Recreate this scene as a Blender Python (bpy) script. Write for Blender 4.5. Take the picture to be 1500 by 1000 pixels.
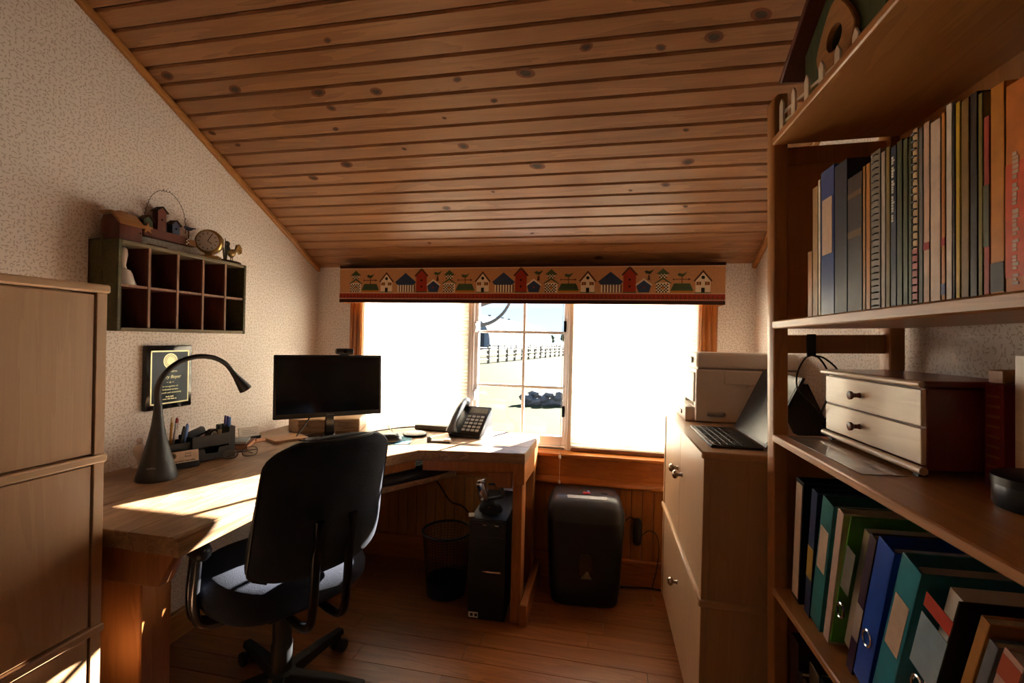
import bpy, bmesh, math, random
import numpy as np
from mathutils import Vector, Matrix
random.seed(7)
for o in list(bpy.data.objects): bpy.data.objects.remove(o)
S = bpy.context.scene
COL = S.collection
PI = math.pi

# ---------------------------------------------------------------- camera
FPX, HCAM = 667.0, 1.24            # focal length in pixels of a 1500 px wide frame, eye height
_X = np.array([3350., 79., -667.]); _X /= np.linalg.norm(_X)
_Y = np.array([133., 1., 667.]); _Y -= _X*(_X@_Y); _Y /= np.linalg.norm(_Y)
_D = np.cross(_Y, _X)
if _D[1] < 0: _D = -_D
RC = np.array([_X, _Y, -_D])       # rows: world axes written in camera axes (x right, y down, z forward)
cam_d = bpy.data.cameras.new('camera'); cam = bpy.data.objects.new('camera', cam_d); COL.objects.link(cam)
cam_d.sensor_width = 36; cam_d.lens = FPX/1500*36; cam_d.clip_start = .02; cam_d.clip_end = 2000
cam.matrix_world = Matrix(((RC[0,0], -RC[0,1], -RC[0,2], 0), (RC[1,0], -RC[1,1], -RC[1,2], 0), (RC[2,0], -RC[2,1], -RC[2,2], HCAM), (0,0,0,1)))
S.camera = cam
def ray(px, py): return RC @ np.array([px-750., py-500., FPX])/FPX
def at(px, py, axis, val):          # the point of a pixel's ray on a wall (axis 0 or 1) or on a level (axis 2)
    d = ray(px, py); c = np.array([0,0,HCAM]); t = (val-c[axis])/d[axis]
    return Vector(c+d*t)

# ---------------------------------------------------------------- world, sun, exposure
W = bpy.data.worlds.new('world'); S.world = W; W.use_nodes = True
wn = W.node_tree.nodes; wl = W.node_tree.links
SUN_DIR = Vector((-.4045*.907, -.9145*.907, -.421)).normalized()      # the way the sunlight travels
tcw = wn.new('ShaderNodeTexCoord'); spw = wn.new('ShaderNodeSeparateXYZ'); wl.new(tcw.outputs['Generated'], spw.inputs[0])      # clear sky: pale at the horizon, deeper blue overhead
rmp = wn.new('ShaderNodeValToRGB'); wl.new(spw.outputs['Z'], rmp.inputs[0])
rmp.color_ramp.elements[0].position = 0.; rmp.color_ramp.elements[0].color = (.60, .80, .98, 1)
rmp.color_ramp.elements[1].position = 1.; rmp.color_ramp.elements[1].color = (.10, .26, .68, 1)
e = rmp.color_ramp.elements.new(.18); e.color = (.36, .62, .95, 1)
bg = wn['Background']; bg.inputs['Strength'].default_value = .36
wl.new(rmp.outputs[0], bg.inputs[0])
sd = bpy.data.lights.new('sun_offscreen', 'SUN'); sd.energy = 17.5; sd.angle = .009; sd.color = (1, .95, .87)
sun = bpy.data.objects.new('sun_offscreen', sd); COL.objects.link(sun)
sun.location = (6, 12, 8); sun.rotation_euler = SUN_DIR.to_track_quat('-Z', 'Y').to_euler()
vs = S.view_settings; vs.view_transform = 'Standard'; vs.look = 'None'; vs.gamma = 1.0; vs.exposure = 2.4; vs.use_curve_mapping = False
S.cycles.max_bounces = 10; S.cycles.diffuse_bounces = 6; S.cycles.transparent_max_bounces = 12; S.cycles.sample_clamp_indirect = 8

# ---------------------------------------------------------------- materials
def lin(h):
    h = h.lstrip('#'); c = [int(h[i:i+2], 16)/255 for i in (0, 2, 4)]
    return tuple(x/12.92 if x <= .04045 else ((x+.055)/1.055)**2.4 for x in c)+(1,)
MATS = {}
def newmat(name):
    m = bpy.data.materials.new(name); m.use_nodes = True; MATS[name] = m
    return m, m.node_tree.nodes, m.node_tree.links, m.node_tree.nodes['Principled BSDF']
def setp(b, rough=.5, metal=0., spec=.5, coat=0.):
    b.inputs['Roughness'].default_value = rough; b.inputs['Metallic'].default_value = metal
    b.inputs['Specular IOR Level'].default_value = spec; b.inputs['Coat Weight'].default_value = coat; b.inputs['Coat Roughness'].default_value = .28
def math_n(n, l, op, a, b=None):
    x = n.new('ShaderNodeMath'); x.operation = op
    for i, v in enumerate((a, b)):
        if v is None: continue
        if isinstance(v, (int, float)): x.inputs[i].default_value = v
        else: l.new(v, x.inputs[i])
    return x.outputs[0]
def plain(name, col, rough=.5, metal=0., spec=.5, vary=.12, scale=40., bump=0., coat=0.):
    if name in MATS: return MATS[name]
    m, n, l, b = newmat(name); setp(b, rough, metal, spec, coat)
    tc = n.new('ShaderNodeTexCoord'); ns = n.new('ShaderNodeTexNoise'); ns.inputs['Scale'].default_value = scale; ns.inputs['Detail'].default_value = 3
    l.new(tc.outputs['Object'], ns.inputs['Vector'])
    r = n.new('ShaderNodeValToRGB'); c = lin(col)
    r.color_ramp.elements[0].position = .3; r.color_ramp.elements[1].position = .7
    r.color_ramp.elements[0].color = tuple(x*(1-vary) for x in c[:3])+(1,); r.color_ramp.elements[1].color = tuple(min(1, x*(1+vary)) for x in c[:3])+(1,)
    l.new(ns.outputs['Fac'], r.inputs[0]); l.new(r.outputs[0], b.inputs['Base Color'])
    if bump:
        bp = n.new('ShaderNodeBump'); bp.inputs['Strength'].default_value = bump; bp.inputs['Distance'].default_value = .002
        l.new(ns.outputs['Fac'], bp.inputs['Height']); l.new(bp.outputs[0], b.inputs['Normal'])
    return m
def wood(name, dark, light, axis='x', rough=.4, ring=14., grain=1., vary=.25, coat=0., spots=False, spec=.5):
    """long-grained wood: stretched noise rings along one axis, a lighter or darker tone for each piece"""
    m, n, l, b = newmat(name); setp(b, rough, 0, spec, coat)
    tc = n.new('ShaderNodeTexCoord'); oi = n.new('ShaderNodeObjectInfo')
    off = n.new('ShaderNodeVectorMath'); off.operation = 'ADD'
    cx = n.new('ShaderNodeCombineXYZ')
    for i, k in enumerate((37.1, 19.7, 53.3)): l.new(math_n(n, l, 'MULTIPLY', oi.outputs['Random'], k), cx.inputs[i])
    l.new(tc.outputs['Object'], off.inputs[0]); l.new(cx.outputs[0], off.inputs[1])
    mp = n.new('ShaderNodeMapping'); l.new(off.outputs[0], mp.inputs[0])
    sc = [ring, ring, ring]; sc['xyz'.index(axis)] = ring*.09; mp.inputs['Scale'].default_value = sc
    n1 = n.new('ShaderNodeTexNoise'); n1.inputs['Scale'].default_value = 1.0; n1.inputs['Detail'].default_value = 4; n1.inputs['Distortion'].default_value = .6
    l.new(mp.outputs[0], n1.inputs['Vector'])
    rings = math_n(n, l, 'FRACT', math_n(n, l, 'MULTIPLY', n1.outputs['Fac'], 7.0))
    mp2 = n.new('ShaderNodeMapping'); l.new(off.outputs[0], mp2.inputs[0])
    s2 = [260., 260., 260.]; s2['xyz'.index(axis)] = 9.; mp2.inputs['Scale'].default_value = s2
    n2 = n.new('ShaderNodeTexNoise'); n2.inputs['Scale'].default_value = 1.0; n2.inputs['Detail'].default_value = 2
    l.new(mp2.outputs[0], n2.inputs['Vector'])
    f = math_n(n, l, 'ADD', math_n(n, l, 'MULTIPLY', rings, .45*grain), math_n(n, l, 'MULTIPLY', n2.outputs['Fac'], .6*grain))
    f = math_n(n, l, 'ADD', f, .5-.5*grain)
    r = n.new('ShaderNodeValToRGB'); r.color_ramp.elements[0].position = .12; r.color_ramp.elements[1].position = .85
    r.color_ramp.elements[0].color = lin(dark); r.color_ramp.elements[1].color = lin(light)
    l.new(f, r.inputs[0])
    hs = n.new('ShaderNodeHueSaturation'); l.new(r.outputs[0], hs.inputs['Color'])
    l.new(math_n(n, l, 'ADD', math_n(n, l, 'MULTIPLY', oi.outputs['Random'], vary), 1-vary/2), hs.inputs['Value'])
    out = hs.outputs[0]
    if spots:
        nv = n.new('ShaderNodeTexNoise'); nv.inputs['Scale'].default_value = 5.; l.new(off.outputs[0], nv.inputs['Vector'])
        rr = n.new('ShaderNodeValToRGB'); rr.color_ramp.elements[0].position = .55; rr.color_ramp.elements[1].position = .72
        l.new(nv.outputs['Fac'], rr.inputs[0])
        mx = n.new('ShaderNodeMix'); mx.data_type = 'RGBA'; l.new(rr.outputs[0], mx.inputs[0]); l.new(out, mx.inputs[6]); mx.inputs[7].default_value = lin(dark)
        out = mx.outputs[2]
    l.new(out, b.inputs['Base Color'])
    bp = n.new('ShaderNodeBump'); bp.inputs['Strength'].default_value = .12; bp.inputs['Distance'].default_value = .001
    l.new(n2.outputs['Fac'], bp.inputs['Height']); l.new(bp.outputs[0], b.inputs['Normal'])
    return m
def wallpaper(name, plane):
    """cream paper with a small scattered leaf sprig: one rotated ellipse and a dot in each Voronoi cell"""
    m, n, l, b = newmat(name); setp(b, .75, 0, .3)
    tc = n.new('ShaderNodeTexCoord'); sp = n.new('ShaderNodeSeparateXYZ'); l.new(tc.outputs['Object'], sp.inputs[0])
    cb = n.new('ShaderNodeCombineXYZ')
    l.new(sp.outputs[plane[0].upper()], cb.inputs[0]); l.new(sp.outputs[plane[1].upper()], cb.inputs[1])
    masks = []
    for k, (scale, la, lb) in enumerate(((74., .0048, .0015), (62., .0042, .0013))):
        vo = n.new('ShaderNodeTexVoronoi'); vo.voronoi_dimensions = '2D'; vo.inputs['Scale'].default_value = scale; vo.inputs['Randomness'].default_value = .75
        o2 = n.new('ShaderNodeVectorMath'); o2.operation = 'ADD'; o2.inputs[1].default_value = (k*3.31, k*1.77, 0); l.new(cb.outputs[0], o2.inputs[0])
        l.new(o2.outputs[0], vo.inputs['Vector'])
        dv = n.new('ShaderNodeVectorMath'); dv.operation = 'SUBTRACT'; l.new(o2.outputs[0], dv.inputs[0]); l.new(vo.outputs['Position'], dv.inputs[1])
        ss = n.new('ShaderNodeSeparateColor'); l.new(vo.outputs['Color'], ss.inputs[0])
        ro = n.new('ShaderNodeVectorRotate'); ro.rotation_type = 'Z_AXIS'; l.new(dv.outputs[0], ro.inputs['Vector'])
        l.new(math_n(n, l, 'MULTIPLY', ss.outputs[0], 6.28), ro.inputs['Angle'])
        s3 = n.new('ShaderNodeSeparateXYZ'); l.new(ro.outputs[0], s3.inputs[0])
        a = math_n(n, l, 'POWER', math_n(n, l, 'ABSOLUTE', math_n(n, l, 'DIVIDE', s3.outputs[0], la)), 2.)
        c = math_n(n, l, 'POWER', math_n(n, l, 'ABSOLUTE', math_n(n, l, 'DIVIDE', s3.outputs[1], lb)), 2.)
        masks.append(math_n(n, l, 'LESS_THAN', math_n(n, l, 'ADD', a, c), 1.0))
    mk = math_n(n, l, 'MAXIMUM', masks[0], masks[1])
    mx = n.new('ShaderNodeMix'); mx.data_type = 'RGBA'; l.new(mk, mx.inputs[0])
    mx.inputs[6].default_value = lin('#EAE1DB'); mx.inputs[7].default_value = lin('#C4B6AC')
    l.new(mx.outputs[2], b.inputs['Base Color'])
    return m
def archglass(name, tint=(1, 1, 1, 1), gloss=.06):
    m, n, l, b = newmat(name); n.remove(b)
    t = n.new('ShaderNodeBsdfTransparent'); t.inputs[0].default_value = tint
    g = n.new('ShaderNodeBsdfGlossy'); g.inputs['Roughness'].default_value = .02
    mx = n.new('ShaderNodeMixShader'); mx.inputs[0].default_value = gloss
    l.new(t.outputs[0], mx.inputs[1]); l.new(g.outputs[0], mx.inputs[2]); l.new(mx.outputs[0], n['Material Output'].inputs[0])
    return m
def fabric_translucent(name, col, tcol, tmix=.55, clear=.0):
    m, n, l, b = newmat(name); n.remove(b)
    d = n.new('ShaderNodeBsdfDiffuse'); d.inputs[0].default_value = lin(col)
    t = n.new('ShaderNodeBsdfTranslucent'); t.inputs[0].default_value = lin(tcol)
    mx = n.new('ShaderNodeMixShader'); mx.inputs[0].default_value = tmix
    l.new(d.outputs[0], mx.inputs[1]); l.new(t.outputs[0], mx.inputs[2]); out = mx.outputs[0]
    if clear:
        tr = n.new('ShaderNodeBsdfTransparent'); tr.inputs[0].default_value = lin(tcol); m2 = n.new('ShaderNodeMixShader'); m2.inputs[0].default_value = clear
        l.new(out, m2.inputs[1]); l.new(tr.outputs[0], m2.inputs[2]); out = m2.outputs[0]
    l.new(out, n['Material Output'].inputs[0])
    return m

# ---------------------------------------------------------------- mesh builder
class MB:
    def __init__(s): s.v = []; s.f = []; s.m = []
    def add(s, vs, fs, m=0, M=None):
        k = len(s.v)
        s.v += [tuple(M @ Vector(p)) if M is not None else tuple(p) for p in vs]
        s.f += [tuple(i+k for i in f) for f in fs]; s.m += [m]*len(fs); return s
    def box(s, x0, x1, y0, y1, z0, z1, m=0, M=None):
        vs = [(x, y, z) for z in (z0, z1) for y in (y0, y1) for x in (x0, x1)]
        return s.add(vs, [(0,2,3,1), (4,5,7,6), (0,1,5,4), (2,6,7,3), (0,4,6,2), (1,3,7,5)], m, M)
    def prism(s, pts, pl, a, b, m=0, M=None):
        """polygon in plane pl ('xy','yz','xz') extruded from a to b along the third axis"""
        n = len(pts)
        def P(p, t):
            return {'xy': (p[0], p[1], t), 'yz': (t, p[0], p[1]), 'xz': (p[0], t, p[1])}[pl]
        vs = [P(p, a) for p in pts]+[P(p, b) for p in pts]
        fs = [tuple(range(n))[::-1], tuple(range(n, 2*n))]+[(i, (i+1) % n, n+(i+1) % n, n+i) for i in range(n)]
        return s.add(vs, fs, m, M)
    def loft(s, rings, m=0, caps=True, M=None):
        n = len(rings[0]); vs = [p for r in rings for p in r]; fs = []
        for k in range(len(rings)-1):
            for i in range(n): fs.append((k*n+i, k*n+(i+1) % n, (k+1)*n+(i+1) % n, (k+1)*n+i))
        if caps: fs += [tuple(range(n))[::-1], tuple(range((len(rings)-1)*n, len(rings)*n))]
        return s.add(vs, fs, m, M)
    def lathe(s, prof, n=24, c=(0, 0, 0), m=0, M=None, caps=True):
        rings = [[(c[0]+r*math.cos(2*PI*i/n), c[1]+r*math.sin(2*PI*i/n), c[2]+z) for i in range(n)] for r, z in prof]
        return s.loft(rings, m, caps, M)
    def tube(s, path, rad, n=8, m=0, M=None, caps=True):
        P = [Vector(p) for p in path]; k = len(P)
        rs = rad if isinstance(rad, (list, tuple)) else [rad]*k
        rings = []; up = None
        for i in range(k):
            t = (P[min(i+1, k-1)]-P[max(i-1, 0)]).normalized()
            if up is None:
                up = Vector((0, 0, 1)) if abs(t.z) < .9 else Vector((1, 0, 0))
            u = (up-t*up.dot(t))
            u = u.normalized() if u.length > 1e-6 else t.orthogonal().normalized()
            up = u; w = t.cross(u)
            rings.append([tuple(P[i]+(u*math.cos(2*PI*j/n)+w*math.sin(2*PI*j/n))*rs[i]) for j in range(n)])
        return s.loft(rings, m, caps, M)
    def ball(s, c, r, n=12, m=0, M=None):
        r = r if isinstance(r, (list, tuple)) else (r, r, r); k = n//2
        rings = []
        for j in range(k+1):
            a = -PI/2+PI*j/k; ca = max(math.cos(a), .02)
            rings.append([(c[0]+r[0]*ca*math.cos(2*PI*i/n), c[1]+r[1]*ca*math.sin(2*PI*i/n), c[2]+r[2]*math.sin(a)) for i in range(n)])
        return s.loft(rings, m, True, M)
    def mesh(s, name, mats, bevel=0., seg=1, smooth=True, ang=38):
        me = bpy.data.meshes.new(name); me.from_pydata(s.v, [], s.f)
        for i, p in enumerate(me.polygons): p.material_index = s.m[i]
        for m in (mats if isinstance(mats, (list, tuple)) else [mats]): me.materials.append(MATS[m] if isinstance(m, str) else m)
        bm = bmesh.new(); bm.from_mesh(me)
        bmesh.ops.recalc_face_normals(bm, faces=bm.faces)
        if bevel:
            es = [e for e in bm.edges if len(e.link_faces) == 2 and e.calc_face_angle(0) > .5]
            bmesh.ops.bevel(bm, geom=es, offset=bevel, segments=seg, profile=.5, affect='EDGES', clamp_overlap=True)
        bm.to_mesh(me); bm.free()
        if smooth:
            me.polygons.foreach_set('use_smooth', [True]*len(me.polygons)); me.set_sharp_from_angle(angle=math.radians(ang))
        return me
    def build(s, name, mats, parent=None, bevel=0., seg=1, smooth=True, loc=None, ang=38):
        return link(name, s.mesh(name, mats, bevel, seg, smooth, ang), parent, loc)
def link(name, me, parent=None, loc=None):
    o = bpy.data.objects.new(name, me); COL.objects.link(o)
    if parent is not None: o.parent = parent
    if loc is not None: o.location = loc
    return o
def tag(o, label=None, cat=None, group=None, kind=None):
    if label: o['label'] = label
    if cat: o['category'] = cat
    if group: o['group'] = group
    if kind: o['kind'] = kind
    return o
def thing(name, label, cat, loc=(0, 0, 0), rotz=0., group=None, M=None):
    o = bpy.data.objects.new(name, None); COL.objects.link(o); o.empty_display_size = .05
    if M is not None: o.matrix_world = M
    else: o.location = loc; o.rotation_euler = (0, 0, rotz)
    return tag(o, label, cat, group)
def copy_tree(o, parent=None):
    c = o.copy(); COL.objects.link(c); c.parent = parent
    for ch in list(o.children): copy_tree(ch, c)
    return c
def text_mesh(txt, size, mat, align='CENTER', depth=.0004, shear=0.):
    cu = bpy.data.curves.new('text', 'FONT'); cu.body = txt; cu.size = size; cu.align_x = align; cu.align_y = 'CENTER'; cu.extrude = depth; cu.shear = shear; cu.resolution_u = 2
    t = bpy.data.objects.new('text', cu); COL.objects.link(t)
    dg = bpy.context.evaluated_depsgraph_get(); me = bpy.data.meshes.new_from_object(t.evaluated_get(dg))
    bpy.data.objects.remove(t); bpy.data.curves.remove(cu)
    me.materials.clear(); me.materials.append(MATS[mat] if isinstance(mat, str) else mat)
    return me
def faint_line(width, size, mat, seed=3):
    """print too small or blurred to read: a row of short ink strokes grouped like words"""
    rr = random.Random(seed); m = MB(); x = -width/2
    while x < width/2-size*.4:
        for _ in range(rr.randint(3, 6)):
            w = size*rr.uniform(.28, .5); h = size*rr.choice((.55, .55, .8))
            if x+w > width/2: break
            m.box(x, x+w, -size*.35, -size*.35+h, -.0003, .0003); x += w+size*.12
        x += size*.4
    me = m.mesh('printed_line', mat, smooth=False); return me
def cut(o, cutter):
    """cut a real opening: boolean difference, baked into the mesh"""
    c = link('cutter', cutter.mesh('cutter', list(o.data.materials)[:1])); c.matrix_basis = Matrix(); o2 = link('cut_tmp', o.data)
    md = o2.modifiers.new('b', 'BOOLEAN'); md.operation = 'DIFFERENCE'; md.object = c; md.solver = 'EXACT'
    bpy.context.view_layer.update(); dg = bpy.context.evaluated_depsgraph_get(); me = bpy.data.meshes.new_from_object(o2.evaluated_get(dg))
    if len(me.polygons) > 6: me.polygons.foreach_set('use_smooth', [False]*len(me.polygons)); o.data = me
    bpy.data.objects.remove(o2); bpy.data.objects.remove(c); return o
def drill(r, d, M, n=16): return MB().lathe([(r, -d), (r, d)], n, (0, 0, 0), 0, M)
def superellipse(cx, cy, a, b, z, n=28, p=3.5):
    out = []
    for i in range(n):
        t = 2*PI*i/n; c, s_ = math.cos(t), math.sin(t)
        out.append((cx+a*math.copysign(abs(c)**(2/p), c), cy+b*math.copysign(abs(s_)**(2/p), s_), z))
    return out
def spline(pts, n=8):
    """Catmull-Rom through the points"""
    P = [Vector(p) for p in pts]; P = [P[0]*2-P[1]]+P+[P[-1]*2-P[-2]]; out = []
    for i in range(1, len(P)-2):
        for k in range(n):
            t = k/n; a, b, c, d = P[i-1], P[i], P[i+1], P[i+2]
            out.append(.5*((2*b)+(c-a)*t+(2*a-5*b+4*c-d)*t*t+(3*b-a-3*c+d)*t**3))
    out.append(P[-2]); return out

wood('ceiling_pine', '#7E5230', '#AE7C4E', 'x', .4, 9., .75, .16, coat=.35)
wood('floor_oak', '#764220', '#A86A38', 'x', .28, 12., .8, .35, coat=.3)
wood('bead_pine', '#8F5220', '#B9772F', 'z', .4, 14., .7, .2)
wood('trim_pine', '#925018', '#C07428', 'x', .35, 16., .7, .1)
wood('casing_pine', '#925018', '#C07428', 'z', .3, 16., .7, .1, coat=.3)
wood('trim_y', '#94602E', '#BE8748', 'y', .35, 16., .7, .1)
wood('beech', '#B48C66', '#CFA97F', 'y', .38, 10., .5, .04)
wood('beech_z', '#B08762', '#C9A278', 'z', .38, 10., .5, .04)
wood('desk_y', '#74543A', '#B08D68', 'y', .42, 16., 1., .2, spots=True)
wood('desk_x', '#74543A', '#B08D68', 'x', .42, 16., 1., .2)
wood('desk_leg', '#8E5226', '#B4743C', 'z', .42, 12., .7, .15)
wood('shelf_pine', '#9A6230', '#BE8448', 'y', .38, 10., .7, .1, coat=.15)
wood('shelf_post', '#9A6230', '#BE8448', 'z', .4, 10., .6, .08)
wood('chest_cherry', '#5E1F10', '#7E2E18', 'z', .25, 12., .5, .05, coat=.4)
wood('chest_birch', '#D2B595', '#E9D2B4', 'y', .3, 10., .6, .05, coat=.3)
wood('crate_green', '#2C2E12', '#5A5226', 'y', .6, 18., 1., .2, spots=True)
wood('crate_inner', '#4A2018', '#6C3428', 'z', .7, 18., 1., .15)
wood('crate_div', '#6A4A38', '#93705A', 'z', .65, 18., 1., .2)
wood('crate_edge', '#4A4632', '#8A7A60', 'y', .65, 18., 1., .2)
wood('redwood_small', '#4A2016', '#6E3424', 'z', .5, 30., .8, .1)
wood('tan_small', '#8A5A30', '#B07C48', 'y', .5, 30., .8, .1)
wallpaper('paper_left', 'yz'); wallpaper('paper_back', 'xz')
archglass('pane_glass'); archglass('clear_glass', (.92, .95, .97, 1), .15)
fabric_translucent('blind_cloth', '#F4F0E6', '#F7F3EA', .7)
plain('white_vinyl', '#EDEAE6', .35, vary=.03); plain('plaster', '#E9DFD2', .8, vary=.04, scale=6)
plain('black', '#101011', .45, vary=.1); plain('black_gloss', '#08080a', .12, vary=.02); plain('black_soft', '#16161a', .8, vary=.2, scale=300, bump=.3)
plain('chrome', '#C8C8CC', .15, 1., vary=.02); plain('steel_dark', '#3A3A3E', .3, .9, vary=.05); plain('brass', '#8A6A2E', .35, .9, vary=.1)
plain('white_paper', '#EDE8E0', .7, vary=.03); plain('page_edge', '#D9CBB2', .8, vary=.12, scale=200)
plain('knot_core', '#3E2A18', .5, vary=.4, scale=60); plain('knot_ring', '#6E3C1A', .45, vary=.25, scale=60)
plain('board_backing', '#8A5A30', .6, vary=.1)

# ---------------------------------------------------------------- room shell
XL, XR, YB, YR = -1.672, .733, 2.428, -2.3
CZ, CS = 1.645, .519                 # ceiling height at the back wall, slope
YRIDGE = .25
def ceil_z(y): return CZ+CS*(YB-max(y, YRIDGE))
ZTOP = ceil_z(0)
WX0, WX1, WZ0, WZ1 = -1.385, .49, .655, 1.56      # window opening
def struct(o, label, cat): return tag(o, label, cat, kind='structure')

fl = MB().box(XL-.1, XR+.1, YR-.1, YB+.12, -.15, -.012).build('floor', 'board_backing'); struct(fl, 'reddish brown hardwood strip floor of the small office', 'floor')
fm = {}
row = 0; y = YB-.002
while y > YR:
    w = .092; x = XL-random.random()*.8
    while x < XR:
        ln = random.choice((.55, .7, .85, 1.0, 1.2)); x0, x1 = max(x, XL), min(x+ln, XR)
        if x1-x0 > .03:
            key = (round(x1-x0, 3)); h = (x1-x0)/2
            if key not in fm: fm[key] = MB().box(-h+.0007, h-.0007, -w/2+.0007, w/2-.0007, -.012, 0).mesh('floorboard', 'floor_oak', .0012)
            link('floorboard', fm[key], fl, ((x0+x1)/2, y-w/2, 0))
        x += ln
    y -= w

wb = MB()
wb.box(XL-.1, WX0, YB, YB+.14, -.15, ZTOP).box(WX1, XR+.1, YB, YB+.14, -.15, ZTOP).box(WX0, WX1, YB, YB+.14, -.15, WZ0).box(WX0, WX1, YB, YB+.14, WZ1, 1.9)
wbo = wb.build('wall_back', 'paper_back'); struct(wbo, 'knee wall with sprig wallpaper around the window', 'wall')
wlo = MB().box(XL-.1, XL, YR-.1, YB+.14, -.15, ZTOP+.1).build('wall_left', 'paper_left'); struct(wlo, 'long wall with cream sprig wallpaper behind the desk', 'wall')
wro = MB().box(XR, XR+.1, YR-.1, YB+.14, -.15, ZTOP+.1).build('wall_right', 'paper_left'); struct(wro, 'wallpapered wall behind the bookshelf and printer', 'wall')
wre = MB().box(XL-.1, XR+.1, YR-.1, YR, -.15, ZTOP+.1).build('wall_rear', 'plaster'); struct(wre, 'plain plaster wall opposite the window', 'wall')

# ceiling: sloped, clad in pine boards that run across the room
ce = MB(); t = .12
ce.prism([(YB+.14, ceil_z(YB)-CS*.14+.02), (YRIDGE, ceil_z(YRIDGE)+.02), (YR-.1, ceil_z(YRIDGE)+.02), (YR-.1, ceil_z(YRIDGE)+.14), (YRIDGE, ceil_z(YRIDGE)+.14), (YB+.14, ceil_z(YB)-CS*.14+.14)], 'yz', XL-.1, XR+.1)
ceo = ce.build('ceiling', 'board_backing'); struct(ceo, 'sloping ceiling of knotty varnished pine boards', 'ceiling')
SL = math.atan(CS); BW = .0573/math.cos(SL); Lx = XR-XL
def board_mesh(Lx, BW):
    c = .0065; g = .0022; th = .02
    prof = [(-BW/2+g, th), (-BW/2+g, c), (-BW/2+g+c, 0), (BW/2-g-c*.35, 0), (BW/2-g, c*.6), (BW/2-g, th)]
    return MB().prism(prof, 'yz', -Lx/2, Lx/2).mesh('board', 'ceiling_pine', 0)
bme = board_mesh(Lx, BW); boards = []
k = 0
while True:
    yc = 2.336+.0573*1.5-.0573*k
    if yc < YRIDGE: break
    b = link('board', bme, ceo, ((XL+XR)/2, yc, ceil_z(yc))); b.rotation_euler = (-SL, 0, 0); boards.append((yc, b)); k += 1
fbm = board_mesh(Lx, .0645)
y = YRIDGE-.03
while y > YR:
    link('board', fbm, ceo, ((XL+XR)/2, y, ceil_z(0))); y -= .0645
KN = [(-1.592,1.393,1.1),(-1.363,1.471,1.1),(-1.041,1.48,1.3),(-.819,1.509,1.),(-1.025,1.546,.8),(-1.609,1.607,.7),(-1.099,1.784,1.2),(-1.297,1.823,1.),(-.272,1.493,1.4),(-.071,1.425,.9),(.304,1.445,1.2),(.419,1.403,1.3),(-.56,1.734,1.),(-.277,1.832,1.4),(-.732,2.041,.9),(-.51,1.481,.7),(.276,1.726,.5),(.307,1.854,1.),(.238,1.952,.8),(.154,1.472,.7),(-.03,2.379,1.),(-.398,1.586,.6),(-.81,1.73,.5),(.336,2.056,.5),(-1.537,1.665,.6),(-.907,1.357,.6),(-1.056,1.642,.6),(-.489,1.946,.4),(-.9,2.25,.5),(-.35,2.2,.5),(.1,1.99,.4),(-.6,1.62,.4)]
knm = MB()
for j, (r0, r1, m) in enumerate(((0.001, .58, 0), (.58, 1., 1))):
    n = 18
    ring = lambda r, z: [(.026*r*math.cos(2*PI*i/n), .015*r*math.sin(2*PI*i/n), z) for i in range(n)]
    knm.loft([ring(r0, -.0005), ring(r1, -.0005 if j == 0 else -.0002)], m, False)
knm = knm.mesh('knot', ['knot_core', 'knot_ring'])
for x, y, s in KN:
    yc, b = min(boards, key=lambda q: abs(q[0]-y))
    ly = max(-.012, min(.012, (y-yc)/math.cos(SL)))
    kn = link('knot', knm, b, (x-(XL+XR)/2, ly, 0)); kn.scale = (s*.9, min(s, 1.15), 1); kn.rotation_euler = (0, 0, random.uniform(-.3, .3))

# trims along the ceiling edges
for n_, xa, xb in ((1, XL, XL+.022), (2, XR-.022, XR)):
    dz = .028
    tm = MB().prism([(YB, ceil_z(YB)-dz), (YB, ceil_z(YB)-.001), (YRIDGE, ceil_z(YRIDGE)-.001), (YRIDGE, ceil_z(YRIDGE)-dz)], 'yz', xa, xb).build('trim_%d' % n_, 'trim_y', None, .004)
    struct(tm, 'sloping pine moulding between ceiling and %s wallpapered wall' % ('desk-side' if n_ == 1 else 'bookshelf-side'), 'trim')

# baseboards
bb = MB().box(XL, XL+.018, YR, YB, 0, .10).box(XL, XL+.026, YR, YB, .10, .115).build('baseboard_left', 'trim_y', None, .003); struct(bb, 'pine baseboard along the wall behind the desk', 'baseboard')
bb = MB().box(XR-.018, XR, YR, YB, 0, .115).build('baseboard_right', 'trim_y', None, .003); struct(bb, 'pine baseboard behind the bookshelf', 'baseboard')
bb = MB().box(XL+.018, XR-.018, YB-.03, YB-.012, 0, .118).box(XL+.018, XR-.018, YB-.036, YB-.012, .118, .13).build('baseboard_back', 'trim_pine', None, .003); struct(bb, 'pine baseboard under the beadboard and window', 'baseboard')
# beadboard below the window
bw = .0556; bdm = MB().prism([(-bw/2+.0004, 0), (-bw/2+.0004, -.006), (-bw/2+.0024, -.009), (bw/2-.0034, -.009), (bw/2-.0014, -.006), (bw/2-.0014, 0)], 'xy', .0, .51).mesh('beadboard', 'bead_pine', 0)
MB().box(XL, XR, YB-.006, YB, 0, .6).build('beadboard_backing', 'board_backing', wbo)
x = XL+bw/2
while x < XR-.01:
    link('beadboard', bdm, wbo, (x, YB-.006, .0)); x += bw
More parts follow.
